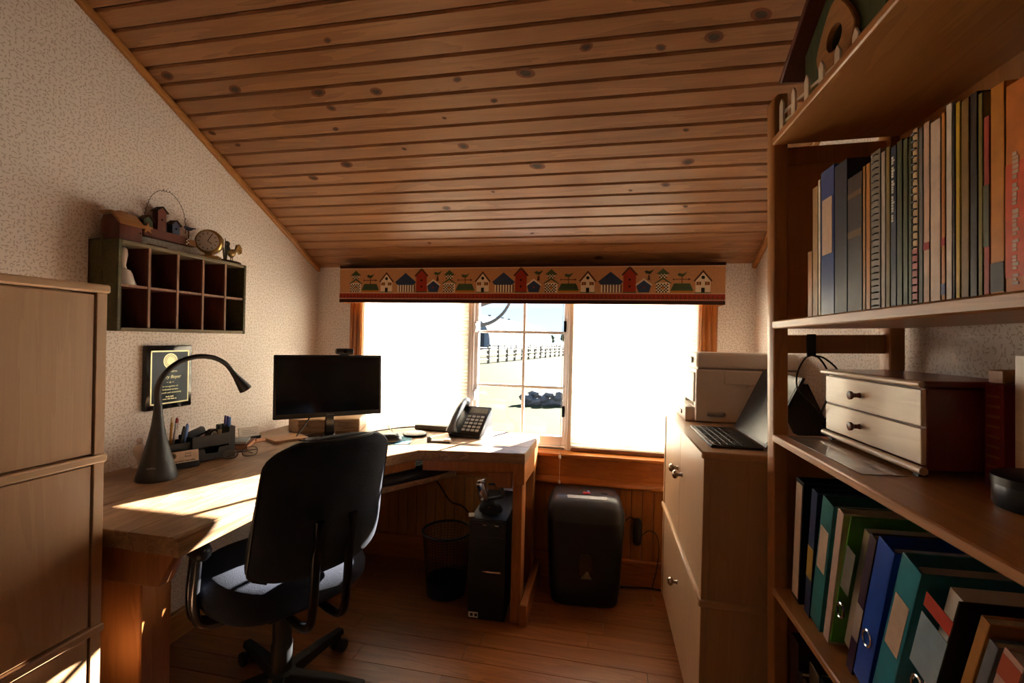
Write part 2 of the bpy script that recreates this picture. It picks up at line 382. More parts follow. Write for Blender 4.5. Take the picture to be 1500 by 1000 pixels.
# rail below the window: flat board with a moulded lower edge, and the stool above it
rl = MB().box(XL, XR, YB-.022, YB, .505, .64).prism([(YB-.022, .485), (YB-.045, .497), (YB-.045, .507), (YB-.022, .53)], 'yz', XL, XR).build('trim_3', 'trim_pine', None, .003); struct(rl, 'horizontal pine rail with moulded lower edge under the window stool', 'trim')
st = MB().prism([(YB+.03, .636), (YB-.055, .636), (YB-.062, .643), (YB-.06, .655), (YB+.03, .657)], 'yz', -1.50, .62).build('trim_4', 'trim_pine', None, .002); struct(st, 'pine window stool ledge under the blinds', 'trim')

# window: three casement bays in a white frame, fluted pine casing
wi = thing('window_1', 'wide window of three white casements with divided panes', 'window', (0, YB, 0)); wi['kind'] = 'structure'
for xa, xb in ((-1.444, -1.366), (.471, .557)):
    c = MB().box(xa, xb, -.016, 0, .655, 1.60)
    for q in (.18, .5, .82):
        xm = xa+(xb-xa)*q; c.prism([(xm-.011, -.016), (xm-.007, -.023), (xm+.007, -.023), (xm+.011, -.016)], 'xy', .655, 1.6)
    c.build('side_casing', 'casing_pine', wi, .002)
MB().box(-1.444, .557, -.02, 0, 1.56, 1.62).build('head_casing', 'trim_pine', wi, .002)
fr = MB().box(WX0, WX0+.022, .0, .13, WZ0, WZ1).box(WX1-.022, WX1, .0, .13, WZ0, WZ1).box(WX0, WX1, .0, .13, WZ1-.03, WZ1).box(WX0, WX1, .03, .13, WZ0, WZ0+.018)
fr.build('outer_frame', 'white_vinyl', wi, .002)
for xa, xb in ((-.748, -.706), (-.188, -.142)):
    MB().box(xa, xb, .022, .13, WZ0, WZ1).box(xa+.012, xb-.012, .012, .022, WZ0, WZ1).build('mullion', 'white_vinyl', wi, .002)
for xa, xb in ((WX0+.022, -.748), (-.706, -.188), (-.142, WX1-.022)):
    z0, z1 = WZ0+.018, WZ1-.03; sw = .018; ya, yb_ = .05, .09
    sa = MB().box(xa, xa+sw, ya, yb_, z0, z1).box(xb-sw, xb, ya, yb_, z0, z1).box(xa+sw, xb-sw, ya, yb_, z0, z0+.048).box(xa+sw, xb-sw, ya, yb_, z1-.03, z1)
    so = sa.build('sash', 'white_vinyl', wi, .002)
    xm = (xa+xb)/2 if xa < -1 or xa > -.3 else -.427
    MB().box(xm-.0075, xm+.0075, .058, .082, z0+.048, z1-.03).build('muntin', 'white_vinyl', so, .002)
    hz = [z0+.048, .985, 1.285, z1-.03]
    for z in hz[1:3]: MB().box(xa+sw, xb-sw, .059, .081, z-.0075, z+.0075).build('muntin', 'white_vinyl', so, .002)
    for a, b in ((xa+sw, xm), (xm, xb-sw)):
        for z, zz in zip(hz[:-1], hz[1:]):
            MB().box(a+.007, b-.007, .068, .072, z+.007, zz-.007).build('pane', 'pane_glass', so)
    if -.8 < xa < -.6:      # casement hardware on the uncovered sash
        for z in (1.31, .93):
            MB().box(xa-.004, xa+.014, .03, .052, z-.03, z+.03).tube([(xa+.006, .03, z+.02), (xa+.01, .018, z), (xa+.004, .02, z-.035)], .005, 6).build('latch', 'white_vinyl', so, .002)
        for z in (1.32, .86):
            MB().box(xb-.02, xb-.006, .035, .05, z-.03, z+.03).build('hinge', 'steel_dark', so, .002)
MB().box(-1.37, .475, .03, .05, .657, .668).build('inner_sill', 'white_vinyl', wi, .002)

# ---------------------------------------------------------------- outdoors
GZ = -.70
def grass_mat():
    m, n, l, b = newmat('grass'); setp(b, .9, 0, .1)
    tc = n.new('ShaderNodeTexCoord')
    a = n.new('ShaderNodeTexNoise'); a.inputs['Scale'].default_value = .35; a.inputs['Detail'].default_value = 6; l.new(tc.outputs['Object'], a.inputs['Vector'])
    c = n.new('ShaderNodeTexNoise'); c.inputs['Scale'].default_value = 6.; c.inputs['Detail'].default_value = 5; l.new(tc.outputs['Object'], c.inputs['Vector'])
    f = math_n(n, l, 'ADD', math_n(n, l, 'MULTIPLY', a.outputs['Fac'], .5), math_n(n, l, 'MULTIPLY', c.outputs['Fac'], .5))
    r = n.new('ShaderNodeValToRGB'); r.color_ramp.elements[0].position = .35; r.color_ramp.elements[1].position = .65
    r.color_ramp.elements[0].color = lin('#38381C'); r.color_ramp.elements[1].color = lin('#4A4626')
    l.new(f, r.inputs[0]); l.new(r.outputs[0], b.inputs['Base Color'])
grass_mat()
plain('gravel', '#7A766C', .9, vary=.25, scale=25); plain('stone', '#5A5856', .9, vary=.35, scale=8, bump=.5); plain('fence_wood', '#7A7064', .9, vary=.3, scale=12)
plain('barn_end', '#7E848C', .7, vary=.1, scale=2); plain('bark', '#4E4A46', .9, vary=.3, scale=20); plain('far_leaf', '#3C4A38', .9, vary=.3, scale=1.5)
plain('concrete', '#CFCBC4', .8, vary=.1, scale=3); plain('dark_opening', '#3A3C40', .8, vary=.1)
fabric_translucent('barn_skin', '#A8ACB0', '#A0A4A8', .15)
gr = MB().box(-160, 160, 3.1, 420, GZ-.3, GZ).build('grass_field', 'grass'); tag(gr, 'mown pale green grass field outside the window', 'grass', kind='stuff')
gp = MB().box(-30, 30, 4.0, 9.0, GZ, GZ+.012).build('gravel_path', 'gravel'); tag(gp, 'pale gravel drive running past the house outside', 'path')
def gpt(px, py): return at(px, py, 2, GZ)
# arched white barn
P0, P1 = gpt(718, 513.5), gpt(809, 508.2)
ax = (P1-P0); ax.z = 0; BL = ax.length; ax.normalize(); lft = Vector((-ax.y, ax.x, 0))
BWD, BHT, KNEE = 13., 6.9, 1.0
barn = thing('arched_barn', 'long white arched hoop barn with grey end wall across the field', 'barn', tuple(P0), 0)
Mb = Matrix(((ax.x, lft.x, 0, 0), (ax.y, lft.y, 0, 0), (0, 0, 1, 0), (0, 0, 0, 1)))
def arch(t, z0=KNEE, k=1.): return (BWD/2-BWD/2*k*math.cos(t)*1.0, z0+(BHT-KNEE)*k*math.sin(t)**.8)
nb = 14
for i in range(nb):
    xa, xb = BL*i/nb, BL*(i+1)/nb; rings = []
    for xx, kk in ((xa+.05, .985), ((xa+xb)/2, 1.012), (xb-.05, .985)):
        rings.append([(xx,)+arch(PI*j/18, KNEE, kk) for j in range(19)])
    mb = MB(); n = 19; vs = [p for r in rings for p in r]
    mb.add(vs, [(k*n+j, k*n+j+1, (k+1)*n+j+1, (k+1)*n+j) for k in range(2) for j in range(n-1)], 0, Mb)
    mb.build('roof_bay', 'barn_skin', barn)
    if i < nb: MB().box(xa, xa+.5, -.1, .2, 0, KNEE, 0, Mb).build('post', 'dark_opening', barn); MB().box(xa+.5, xb, .05, .15, 0, KNEE, 0, Mb).build('knee_panel', 'concrete', barn)
MB().prism([arch(PI*j/18, 0 if j in (0, 18) else KNEE, .98) for j in range(19)], 'yz', .1, .3, 0, Mb).build('end_wall', 'barn_end', barn)
MB().box(-.05, .12, 1.2, 4.2, 0, 3.6, 0, Mb).build('door', 'dark_opening', barn)
MB().prism([arch(PI*j/18, 0 if j in (0, 18) else KNEE, .98) for j in range(19)], 'yz', BL-.3, BL-.1, 0, Mb).build('end_wall', 'barn_end', barn)
MB().box(0, BL, -.1, .25, KNEE-.1, KNEE+.12, 0, Mb).build('eave_beam', 'barn_skin', barn)
for q in (.18, .3, .46, .55): MB().box(BL*q-.3, BL*q+.3, BWD/2-.3, BWD/2+.3, BHT-.1, BHT+.5, 0, Mb).build('roof_vent', 'steel_dark', barn)
# two rail fences
def fence(A, B, n, label):
    r = thing('rail_fence', label, 'fence', tuple(A)); d = B-A; d.z = 0
    for i in range(n):
        p = d*(i/(n-1)); h = 1.25+random.uniform(-.08, .1)
        MB().tube([(p.x, p.y, 0), (p.x+random.uniform(-.05, .05), p.y, h)], [.11, .09], 6).build('post', 'fence_wood', r)
        if i < n-1:
            q = d*((i+1)/(n-1))
            for z in (.35, .72, 1.08): MB().tube([(p.x, p.y-.06, z+random.uniform(-.05, .05)), (q.x, q.y-.06, z+random.uniform(-.05, .05))], .065, 5).build('rail', 'fence_wood', r)
fa, fb = gpt(700, 534), gpt(832, 520.5); dv = (fb-fa)
fence(fa-dv*.35, fb+dv*.25, 24, 'weathered split rail fence crossing the grass field')
fa, fb = gpt(700, 524.5), gpt(832, 514); dv = (fb-fa)
fence(fa-dv*.3, fb+dv*.2, 22, 'weathered rail fence just in front of the white barn')
# low stone wall
A, B = gpt(769, 592), gpt(850, 593); d = B-A
swl = thing('stone_wall', 'low wall of dark fieldstones standing in the grass', 'stones', tuple(A))
stm = [MB().ball((0, 0, 0), (.17+.05*k, .14, .09+.02*k), 8).mesh('stone', 'stone', ang=20) for k in range(3)]
for i in range(46):
    t = random.random(); lv = random.choice((0, 0, 1, 2)); t = t if lv < 2 else .08+.9*t
    s = link('stone', random.choice(stm), swl, (d.x*t*1.25, d.y*t+random.uniform(-.15, .15), .08+.12*lv)); s.rotation_euler = (random.uniform(-.4, .4), random.uniform(-.4, .4), random.uniform(0, 3))
# bare tree whose limbs cross the top of the window
tr = thing('bare_tree', 'bare tree with thick grey limbs close outside the window', 'tree', (-3.25, 9.7, GZ))
MB().tube(spline([(0, 0, 0), (.03, .05, 1.2), (-.03, 0, 2.0), (.1, 0, 3.2), (.0, .1, 5.2)], 5), [.2-.006*i for i in range(21)], 10).build('trunk', 'bark', tr)
for pts, r0 in (([(-.0, 0, 2.1), (.45, 0, 2.22), (.85, .05, 2.33), (1.15, .05, 2.6), (1.35, .1, 3.1), (1.5, .1, 3.8)], .055), ([(0, 0, 2.4), (.4, -.1, 2.6), (.75, -.1, 2.72), (1.1, -.1, 2.84), (1.5, -.2, 3.2)], .05), ([(0, 0, 2.7), (-.5, .1, 3.3), (-.9, .2, 4.2)], .06), ([(.05, 0, 3.1), (.4, -.3, 3.8), (.6, -.5, 4.8)], .05)):
    pp = spline(pts, 5); MB().tube(pp, [r0*(1-.75*i/len(pp)) for i in range(len(pp))], 8).build('limb', 'bark', tr)
# far tree line
random.seed(11)
for i in range(13):
    px = -85+i*9.5+random.uniform(-1, 1); py_ = 228+26*(i % 2)+random.uniform(-2, 2); hh = random.uniform(5.2, 7.2)
    cb = MB()
    for k in range(11): cb.ball((random.uniform(-3.6, 3.6), random.uniform(-1.5, 1.5), max(1.75, hh*random.uniform(.22, .72))), (random.uniform(1.5, 2.4),)*2+(random.uniform(1.2, 1.7),), 8)
    t_ = thing('distant_tree', 'dark rounded tree in the far tree line behind the barn', 'tree', (px, py_, GZ), 0, 'far tree line')
    cb.build('crown', 'far_leaf', t_); MB().tube([(0, 0, 0), (0, 0, hh*.4)], .35, 6).build('trunk', 'bark', t_)
random.seed(5)

# ---------------------------------------------------------------- pleated blinds
plain('blind_rail', '#7A5236', .5); plain('cord', '#D8CFC0', .7)
def blind(xa, xb, zb, label, cords):
    r = thing('pleated_blind', label, 'blind', ((xa+xb)/2, YB+.012, zb)); w = (xb-xa)/2; zt = 1.53-zb; n = int(zt/.0195)
    vs = []
    for i in range(2*n+1):
        z = .018+(zt-.018)*i/(2*n); yy = .0055 if i % 2 else -.0055
        vs += [(-w, yy, z), (w, yy, z)]
    fs = [(2*i, 2*i+1, 2*i+3, 2*i+2) for i in range(2*n)]
    MB().add(vs, fs).add([(x, .022-y, z) for x, y, z in vs], fs).build('pleated_cloth', 'blind_cloth', r, smooth=False)      # cellular: two pleated layers
    MB().box(-w, w, -.011, .011, 0, .02).build('bottom_rail', 'blind_rail', r, .003)
    MB().box(-w, w, -.014, .014, zt-.01, zt+.02).build('head_rail', 'white_vinyl', r, .003)
    for cx, z0, z1, yy in cords:
        c = MB().tube([(cx, yy, z0-zb), (cx, yy, z1-zb)], .0012, 5).build('pull_cord', 'cord', r)
        for z in (z0, z0+.13): MB().lathe([(.002, .0), (.006, .004), (.0065, .012), (.004, .018), (.002, .02)], 10, (cx, yy, z-zb-.01)).build('cord_bead', 'cord', c)
blind(-1.362, -.735, .668, 'closed cream pleated blind behind the computer monitor', [])
blind(-.152, .467, .658, 'closed cream pleated blind beside the printer, with cord hanging over the rail', [(-.36, .515, 1.46, -.09)])
# thin lift cord in front of the clear panes
# ---------------------------------------------------------------- valance with printed birdhouses
for n_, h in (('v_field', '#C08A5C'), ('v_dark', '#3A1E14'), ('v_red', '#9C3320'), ('v_brick', '#7C2C1E'), ('v_cream', '#E4D2B4'), ('v_blue', '#3A4560'), ('v_green', '#4A5A38'), ('v_ochre', '#B5762C'), ('v_brown', '#5A3424'), ('v_black', '#231A18'), ('v_white', '#E2CDB0')):
    plain(n_, h, .85, vary=.1, scale=120, spec=.2)
VX0, VX1, VZ0, VZ1, VY = -1.462, .569, 1.431, 1.636, 2.33
va = thing('window_valance', 'padded fabric valance printed with a row of folk birdhouses above the window', 'valance', (VX0, VY, VZ0)); VW = VX1-VX0; VH = VZ1-VZ0
MB().box(0, VW, 0, .012, 0, VH).box(0, .012, .012, .09, 0, VH).box(VW-.012, VW, .012, .09, 0, VH).box(0, VW, 0, .09, VH-.01, VH).build('board', 'v_field', va, .002)
u = VH/255.                                        # one unit of the drawing of the print
MB().box(0, VW, -.0008, 0, VH-18*u, VH).build('top_border', 'v_dark', va); MB().box(0, VW, -.0008, 0, 0, 22*u).build('bottom_border', 'v_dark', va)
bd = MB().box(0, VW, -.0007, 0, 22*u, 66*u, 0); i = 0
while i*26*u < VW-26*u:
    x = i*26*u; bd.prism([(x, 27*u), (x+26*u, 27*u), (x+13*u, 60*u)], 'xz', -.0012, -.0007, 1); i += 1
bd.build('red_band', ['v_red', 'v_brick'], va)
dt = MB()
for zz in (28, 66, 232):
    i = 0
    while (i+.6)*10.4*u < VW: x = i*10.4*u; dt.box(x+2*u, x+7*u, -.0016, -.0007, zz*u-2.5*u, zz*u+2.5*u); i += 1
dt.build('dotted_border', 'v_cream', va)
PM = ['v_cream', 'v_blue', 'v_green', 'v_red', 'v_brown', 'v_black', 'v_ochre', 'v_white']
CREAM, BLUE, GREEN, RED, BROWN, BLACK, OCHRE, WHITE = range(8)
def B75(m, x, y, w, h, c, d=0): m.box(x*u, (x+w)*u, -.0012-d*.0003, -.0004, (70+y)*u, (70+y+h)*u, c)
def poly(m, pts, c, d=0): m.prism([(a*u, (70+b)*u) for a, b in pts], 'xz', -.0012-d*.0003, -.0004, c)
def bird(m, x, y, c): poly(m, [(x-28, y+6), (x-18, y-6), (x+4, y-10), (x+16, y), (x+30, y+22), (x+10, y+10), (x-4, y+8), (x-14, y+14)], c)
def motif(kind):
    m = MB()
    if kind == 0:
        poly(m, [(-52, 50), (0, 90), (52, 50), (44, 44), (0, 78), (-44, 44)], CREAM); poly(m, [(-44, 46), (0, 78), (44, 46), (32, 3), (-32, 3)], BLUE); B75(m, -5, 30, 10, 10, RED, 1)
        poly(m, [(20, 78), (38, 78), (33, 110), (25, 110)], BROWN); bird(m, 30, 125, GREEN)
    elif kind == 1:
        for r0, w, h, z in ((3, 80, 60, 0), (92, 46, 32, 0)):
            B75(m, -w/2, r0, w, h, CREAM)
            s = 9; a = 0
            for yy in range(int(h//s)):
                for xx in range(int(w//s)):
                    if (xx+yy) % 2 == 0: B75(m, -w/2+xx*s, r0+yy*s, s, s, BLACK, 1)
        poly(m, [(-52, 58), (0, 96), (52, 58), (40, 58), (0, 84), (-40, 58)], GREEN, 2); poly(m, [(-40, 116), (0, 150), (40, 116)], GREEN, 2)
        poly(m, [(-10, 30), (0, 42), (10, 30), (0, 18)], OCHRE, 2)
    elif kind == 2:
        B75(m, -64, 2, 128, 12, OCHRE); poly(m, [(-66, 14), (-46, 58), (46, 58), (66, 14)], GREEN); B75(m, -58, 30, 116, 3, BLUE, 1)
        B75(m, -2, 58, 4, 42, BROWN); B75(m, -44, 81, 88, 4, BROWN); poly(m, [(36, 76), (52, 83), (36, 90)], BROWN); poly(m, [(-52, 76), (-40, 83), (-52, 90)], BROWN); bird(m, 0, 108, GREEN)
    elif kind == 3:
        poly(m, [(-42, 4), (42, 4), (42, 88), (0, 136), (-42, 88)], WHITE); poly(m, [(-54, 74), (0, 140), (54, 74), (46, 68), (0, 124), (-46, 68)], BROWN, 1)
        poly(m, [(11*math.cos(a*PI/4), 94+11*math.sin(a*PI/4)) for a in range(8)], BLACK, 1)
        for x in (-24, 24): B75(m, x-13, 48, 26, 20, BROWN, 1); B75(m, x-6, 50, 5, 16, OCHRE, 2); B75(m, x+1, 50, 5, 16, OCHRE, 2)
        B75(m, -10, 4, 20, 28, BLACK, 1); B75(m, -46, 0, 92, 5, GREEN, 1)
    elif kind == 4:
        for x in range(-58, 58, 18): B75(m, x, 3, 10, 48, CREAM); B75(m, x+10, 3, 8, 48, BROWN)
        poly(m, [(-76, 70), (0, 132), (76, 70), (58, 50), (-58, 50)], BLUE)
    else:
        B75(m, -38, 3, 76, 112, RED); poly(m, [(-50, 112), (0, 168), (50, 112), (42, 106), (0, 150), (-42, 106)], BROWN, 1); poly(m, [(-40, 110), (0, 152), (40, 110)], RED)
        for y in (40, 82): poly(m, [(7*math.cos(a*PI/4), y+7*math.sin(a*PI/4)) for a in range(8)], BLACK, 1)
        B75(m, -42, 0, 84, 6, GREEN, 1)
    return m.mesh('birdhouse_print', PM, smooth=False)
MOT = [motif(k) for k in range(6)]
PER = 682.*u*1.0; OFF = [0, 112, 222, 342, 482, 597]
nm = ['blue_birdhouse_print', 'checkered_birdhouse_print', 'weathervane_print', 'white_house_print', 'blue_roof_print', 'red_birdhouse_print']
for r_ in range(-1, 5):
    for k_ in range(6):
        x = (OFF[k_]*u + r_*PER + 12*u)
        if 55*u < x < VW-55*u or (k_ == 4 and 76*u < x < VW-76*u): link(nm[k_], MOT[k_], va, (x, 0, 0))

# ---------------------------------------------------------------- tall cabinet on the desk side
plain('plinth', '#8A6A48', .6); plain('knob_metal', '#A89E90', .25, 1.)
def module(r, x0, x1, y0, y1, z0, z1, front, name='door', knobs=()):
    """one module: carcass with front panel facing front (+1 for +x, -1 for -x)"""
    fx = x1 if front > 0 else x0; t = .018
    cb = MB()
    bx0, bx1 = (x0, x1-t) if front > 0 else (x0+t, x1)
    cb.box(bx0, bx1, y0, y1, z0, z1-.022)
    cb.build('carcass', 'beech_z', r, .002)
    MB().box(x0-(.006 if front < 0 else 0), x1+(.006 if front > 0 else 0), y0-.003, y1+.003, z1-.022, z1).build('top_ledge', 'beech', r, .003)
tc_ = thing('storage_cabinet', 'tall pale beech cabinet of three stacked units beside the desk', 'cabinet', (XL+.002, .005, 0))
def cab(r, D, L, zs, split=None, front=1):
    """local: x depth from the wall (front at D), y length"""
    fx = lambda a, b: (a, b) if front > 0 else (-b, -a)
    MB().box(*fx(.02, D-.05), .02, L-.02, 0, zs[0]).build('plinth', 'plinth', r, .002)
    for i in range(len(zs)-1):
        z0, z1 = zs[i], zs[i+1]
        MB().box(*fx(0, D-.018), 0, L, z0, z1-.02).build('carcass', 'beech_z', r, .0015)
        MB().box(*fx(0, D+.007), -.004, L+.004, z1-.02, z1).build('ledge', 'beech', r, .004)
        MB().box(*fx(D-.018, D), 0, .024, z0, z1-.02).build('edge_strip', 'beech_z', r, .0015); MB().box(*fx(D-.018, D), L-.024, L, z0, z1-.02).build('edge_strip', 'beech_z', r, .0015)
        y0, y1 = .027, L-.027
        parts = [(y0, y1)] if not (split and i == split) else [(y0, (y0+y1)/2-.0015), ((y0+y1)/2+.0015, y1)]
        for a, b in parts:
            MB().box(*fx(D-.016, D-.003), a, b, z0+.004, z1-.025).build('door' if len(parts) > 1 or not split else 'drawer_front', 'beech_z', r, .0015)
cab(tc_, .482, .893, [.12, .527, .941, 1.351])
fc = thing('filing_cabinet', 'low pale beech filing cabinet with dark knobs under the printer', 'cabinet', (XR-.002, 1.352, 0))
cab(fc, .446, .805, [.12, .527, .941], split=1, front=-1)
def knob(parent, x, y, z, mat='knob_metal'):
    M = Matrix.Translation((x, y, z)) @ Matrix.Rotation(-PI/2, 4, 'Y')
    MB().lathe([(.009, 0), (.006, .004), (.006, .014), (.013, .018), (.0155, .024), (.012, .031), (.004, .034)], 16, (0, 0, 0), 0, M).build('knob', mat, parent)
drs = [c for c in fc.children if c.name.startswith('door')]; dws = [c for c in fc.children if c.name.startswith('drawer')]
drs.sort(key=lambda o: sum(v.co.y for v in o.data.vertices))
knob(drs[0], -.443, .355, .775); knob(drs[1], -.443, .445, .775); knob(dws[0], -.443, .40, .37)

# ---------------------------------------------------------------- corner desk
DT, DH = .045, .75
XF = -.99; DE = .908
P_in1, P_in2, P_r1, P_r2 = (XF, 1.555), (-.78, 1.872), (-.318, 1.945), (-.312, YB-.05)
dk = thing('corner_desk', 'large plank-topped corner desk with heavy timber legs', 'desk', (0, 0, 0))
def clip_poly(pts, axis, lo, hi):
    def half(pts, f):
        out = []
        for i in range(len(pts)):
            a, b = pts[i], pts[(i+1) % len(pts)]; fa, fb = f(a), f(b)
            if fa >= 0: out.append(a)
            if fa*fb < 0: t = fa/(fa-fb); out.append((a[0]+(b[0]-a[0])*t, a[1]+(b[1]-a[1])*t))
        return out
    return half(half(pts, lambda p: p[axis]-lo), lambda p: hi-p[axis])
wing = [(XL+.002, DE), (XF, DE), P_in1, P_in2, (-.78, YB-.05), (XL+.002, YB-.05)]
xs = [XL+.002, -1.362, -1.12, XF+.001]
for a, b in zip(xs[:-1], xs[1:]):
    pg = clip_poly(wing, 0, a+.0008, b-.0008)
    if len(pg) > 2: MB().prism(pg, 'xy', DH-DT, DH).build('plank', 'desk_y', dk, .0025)
corner = [(XF+.0015, 1.558), (-.7805, 1.874), (-.69, 1.889), (-.50, YB-.05), (XF+.0015, YB-.05)]
MB().prism(corner, 'xy', DH-DT, DH).build('plank', 'desk_y', dk, .0025)
right = [(-.688, 1.8895), P_r1, P_r2, (-.498, YB-.05)]
for a, b in ((1.8, 2.07), (2.07, 2.24), (2.24, 2.5)):
    pg = clip_poly(right, 1, a+.0008, b-.0008)
    MB().prism(pg, 'xy', DH-DT, DH).build('plank', 'desk_x', dk, .0025)
# moulded front edge, end boards and aprons
MB().prism([(XF-.004, DH-.048), (XF+.012, DH-.048), (XF+.016, DH-.02), (XF+.008, DH-.004), (XF-.004, DH-.003)], 'xz', DE, 1.552).build('front_edge', 'desk_y', dk, .002)
MB().prism([(XL+.03, DH-DT-.095), (-1.06, DH-DT-.095), (XF-.02, DH-DT-.012), (XF-.02, DH-DT), (XL+.03, DH-DT)], 'xz', DE+.02, DE+.062).build('end_apron', 'desk_leg', dk, .003)
def slab(a, b, th, z0, z1, name, mat):
    a, b = Vector((a[0], a[1], 0)), Vector((b[0], b[1], 0)); d = (b-a).normalized(); nrm = Vector((-d.y, d.x, 0))*th
    return MB().prism([(a.x, a.y), (b.x, b.y), (b.x+nrm.x, b.y+nrm.y), (a.x+nrm.x, a.y+nrm.y)], 'xy', z0, z1).build(name, mat, dk, .003)
slab((XF-.03, 1.56), (-.80, 1.90), .03, .66, DH-DT, 'corner_apron', 'desk_leg'); slab((-.77, 1.90), (-.36, 1.965), .03, .655, DH-DT, 'front_apron', 'desk_leg')
MB().prism([(1.955, .61), (2.32, .59), (YB-.06, .61), (YB-.055, DH-DT), (1.955, DH-DT)], 'yz', -.352, -.32).build('end_board', 'desk_leg', dk, .003)
# legs
MB().box(-1.33, -1.19, DE+.09, DE+.18, 0, DH-DT).build('leg', 'desk_leg', dk, .004)
MB().box(XL+.03, XL+.13, DE+.03, DE+.115, 0, DH-DT-.09).build('leg', 'desk_leg', dk, .004)
MB().box(-.372, -.328, 1.96, 2.05, .0, DH-DT).build('leg', 'desk_leg', dk, .004)
MB().box(-.385, -.328, 2.30, 2.365, .0, DH-DT).build('leg', 'desk_leg', dk, .004)
MB().box(XL+.03, XL+.12, YB-.2, YB-.11, 0, DH-DT).build('leg', 'desk_leg', dk, .004)
MB().box(-.328, -.295, 1.94, YB-.05, 0, .095).build('foot_runner', 'desk_leg', dk, .004)
MB().prism([(-.56, DH-DT), (-.385, DH-DT), (-.385, .575), (-.45, .575)], 'xz', 2.0, 2.03).build('corner_brace', 'desk_leg', dk, .003)
MB().box(XL+.13, -1.33, DE+.06, DE+.1, .1, .18).build('stretcher', 'desk_leg', dk, .004)
# keyboard tray on black arms
c_ = Vector((-.845, 1.905, 0)); dr = Vector((.56, .83, 0)).normalized(); nr = Vector((dr.y, -dr.x, 0))     # along the diagonal / out of it
def tp(a, b): p = c_+dr*a+nr*b; return (p.x, p.y)
MB().prism([tp(-.225, -.18), tp(.215, -.18), tp(.245, -.05), tp(.245, .045), tp(.215, .075), tp(-.225, .075)], 'xy', .596, .618).build('keyboard_tray', 'desk_x', dk, .003)
for a in (-.213, .232): MB().box(-.009, .009, -.085, .085, 0, DH-DT-.618, 0, Matrix.Translation((*tp(a, -.09), .618)) @ Matrix.Rotation(math.atan2(dr.y, dr.x), 4, 'Z')).build('tray_arm', 'black', dk, .002)

# ---------------------------------------------------------------- office chair (local: +y is the way it faces)
plain('chair_cloth', '#20232E', .95, vary=.35, scale=500, bump=.6, spec=.25); plain('chair_plastic', '#111214', .5, vary=.1); plain('chair_tube', '#17181c', .3, .6, vary=.05)
ch = thing('office_chair', 'black cloth swivel office chair with its back to the room', 'chair', (-1.04, 1.36, 0), math.radians(62))
sp_ = [(.9, -.035), (1., -.01), (1.01, .02), (.97, .05), (.86, .068), (.6, .076)]
MB().loft([superellipse(0, .01, .245*k, .235*k, .435+z, 36, 2.9) for k, z in [(.8, -.04)]+sp_+[(.2, .078)]]).build('seat', 'chair_cloth', ch, ang=80)
MB().loft([superellipse(0, .01, .18, .17, .375, 24, 3), superellipse(0, .01, .21, .2, .4, 24, 3)]).box(-.09, .09, -.11, .12, .345, .378).build('seat_pan', 'chair_plastic', ch, .003)
def back_dims(t):
    z = .525+.43*t
    w = .203*(1-.06*t**2)*(1-max(0, 1-t/.16)**2.4)**.42*(1-max(0, 1-(1-t)/.2)**2.4)**.42
    fwd = .032+.062*math.exp(-((t-.27)/.2)**2); th = (.5*fwd+.012)*(1-max(0, 1-t/.09)**2)**.5*(1-max(0, 1-(1-t)/.09)**2)**.5
    return z, max(w, .03), max(th, .002), fwd, -.245-.10*t
def back_pt(t, a):
    z, w, th, fwd, yc = back_dims(t); c, s = math.cos(a), math.sin(a)
    xx = w*math.copysign(abs(c)**(2/3.2), c); yy = th*math.copysign(abs(s)**(2/2.2), s)
    return (xx, yc+yy+(.4*fwd if s > 0 else .012)*max(0, s)+.05*(xx/.22)**2, z)
ts = [.5-.5*math.cos(PI*i/26) for i in range(27)]
bk = MB().loft([[back_pt(min(max(t, .004), .996), 2*PI*j/36) for j in range(36)] for t in ts]).build('backrest', 'chair_cloth', ch, ang=80)
pp = [back_pt(.04+.92*i/24, -.12) for i in range(25)]+[back_pt(.975, -.12-(PI-.24)*i/12) for i in range(13)]+[back_pt(.96-.92*i/24, -PI+.12) for i in range(25)]
MB().tube(pp, .0045, 6).build('piping', 'chair_plastic', bk)
for sx in (-.052, .052):
    MB().tube(spline([(sx, -.05, .378), (sx, -.20, .372), (sx, -.275, .39), (sx, -.30, .45), (sx, -.315, .62), (sx, -.33, .715)], 6), .013, 10).build('back_bracket', 'chair_tube', ch)
MB().lathe([(.032, .09), (.034, .2), (.03, .21), (.03, .3), (.022, .305), (.022, .36)], 20).build('gas_column', 'chair_plastic', ch)
for s in (-1, 1):
    am = MB()
    for dy in (.025, .065): am.tube(spline([(s*.12, dy-.06, .372), (s*.235, dy-.05, .38), (s*.262, dy-.045, .44), (s*.25, dy-.03, .585)], 6), .012, 10)
    am.build('armrest_tube', plain('arm_metal', '#6E6E74', .25, .9), ch)
    MB().loft([superellipse(s*.25, .02, a, b, z, 20, 2.6) for a, b, z in ((.02, .07, .582), (.028, .08, .592), (.03, .083, .606), (.022, .075, .62), (.008, .06, .623))]).build('armrest_pad', 'chair_plastic', ch, ang=70)
MB().lathe([(.045, .06), (.05, .075), (.045, .105), (.034, .115)], 20).build('hub', 'chair_plastic', ch)
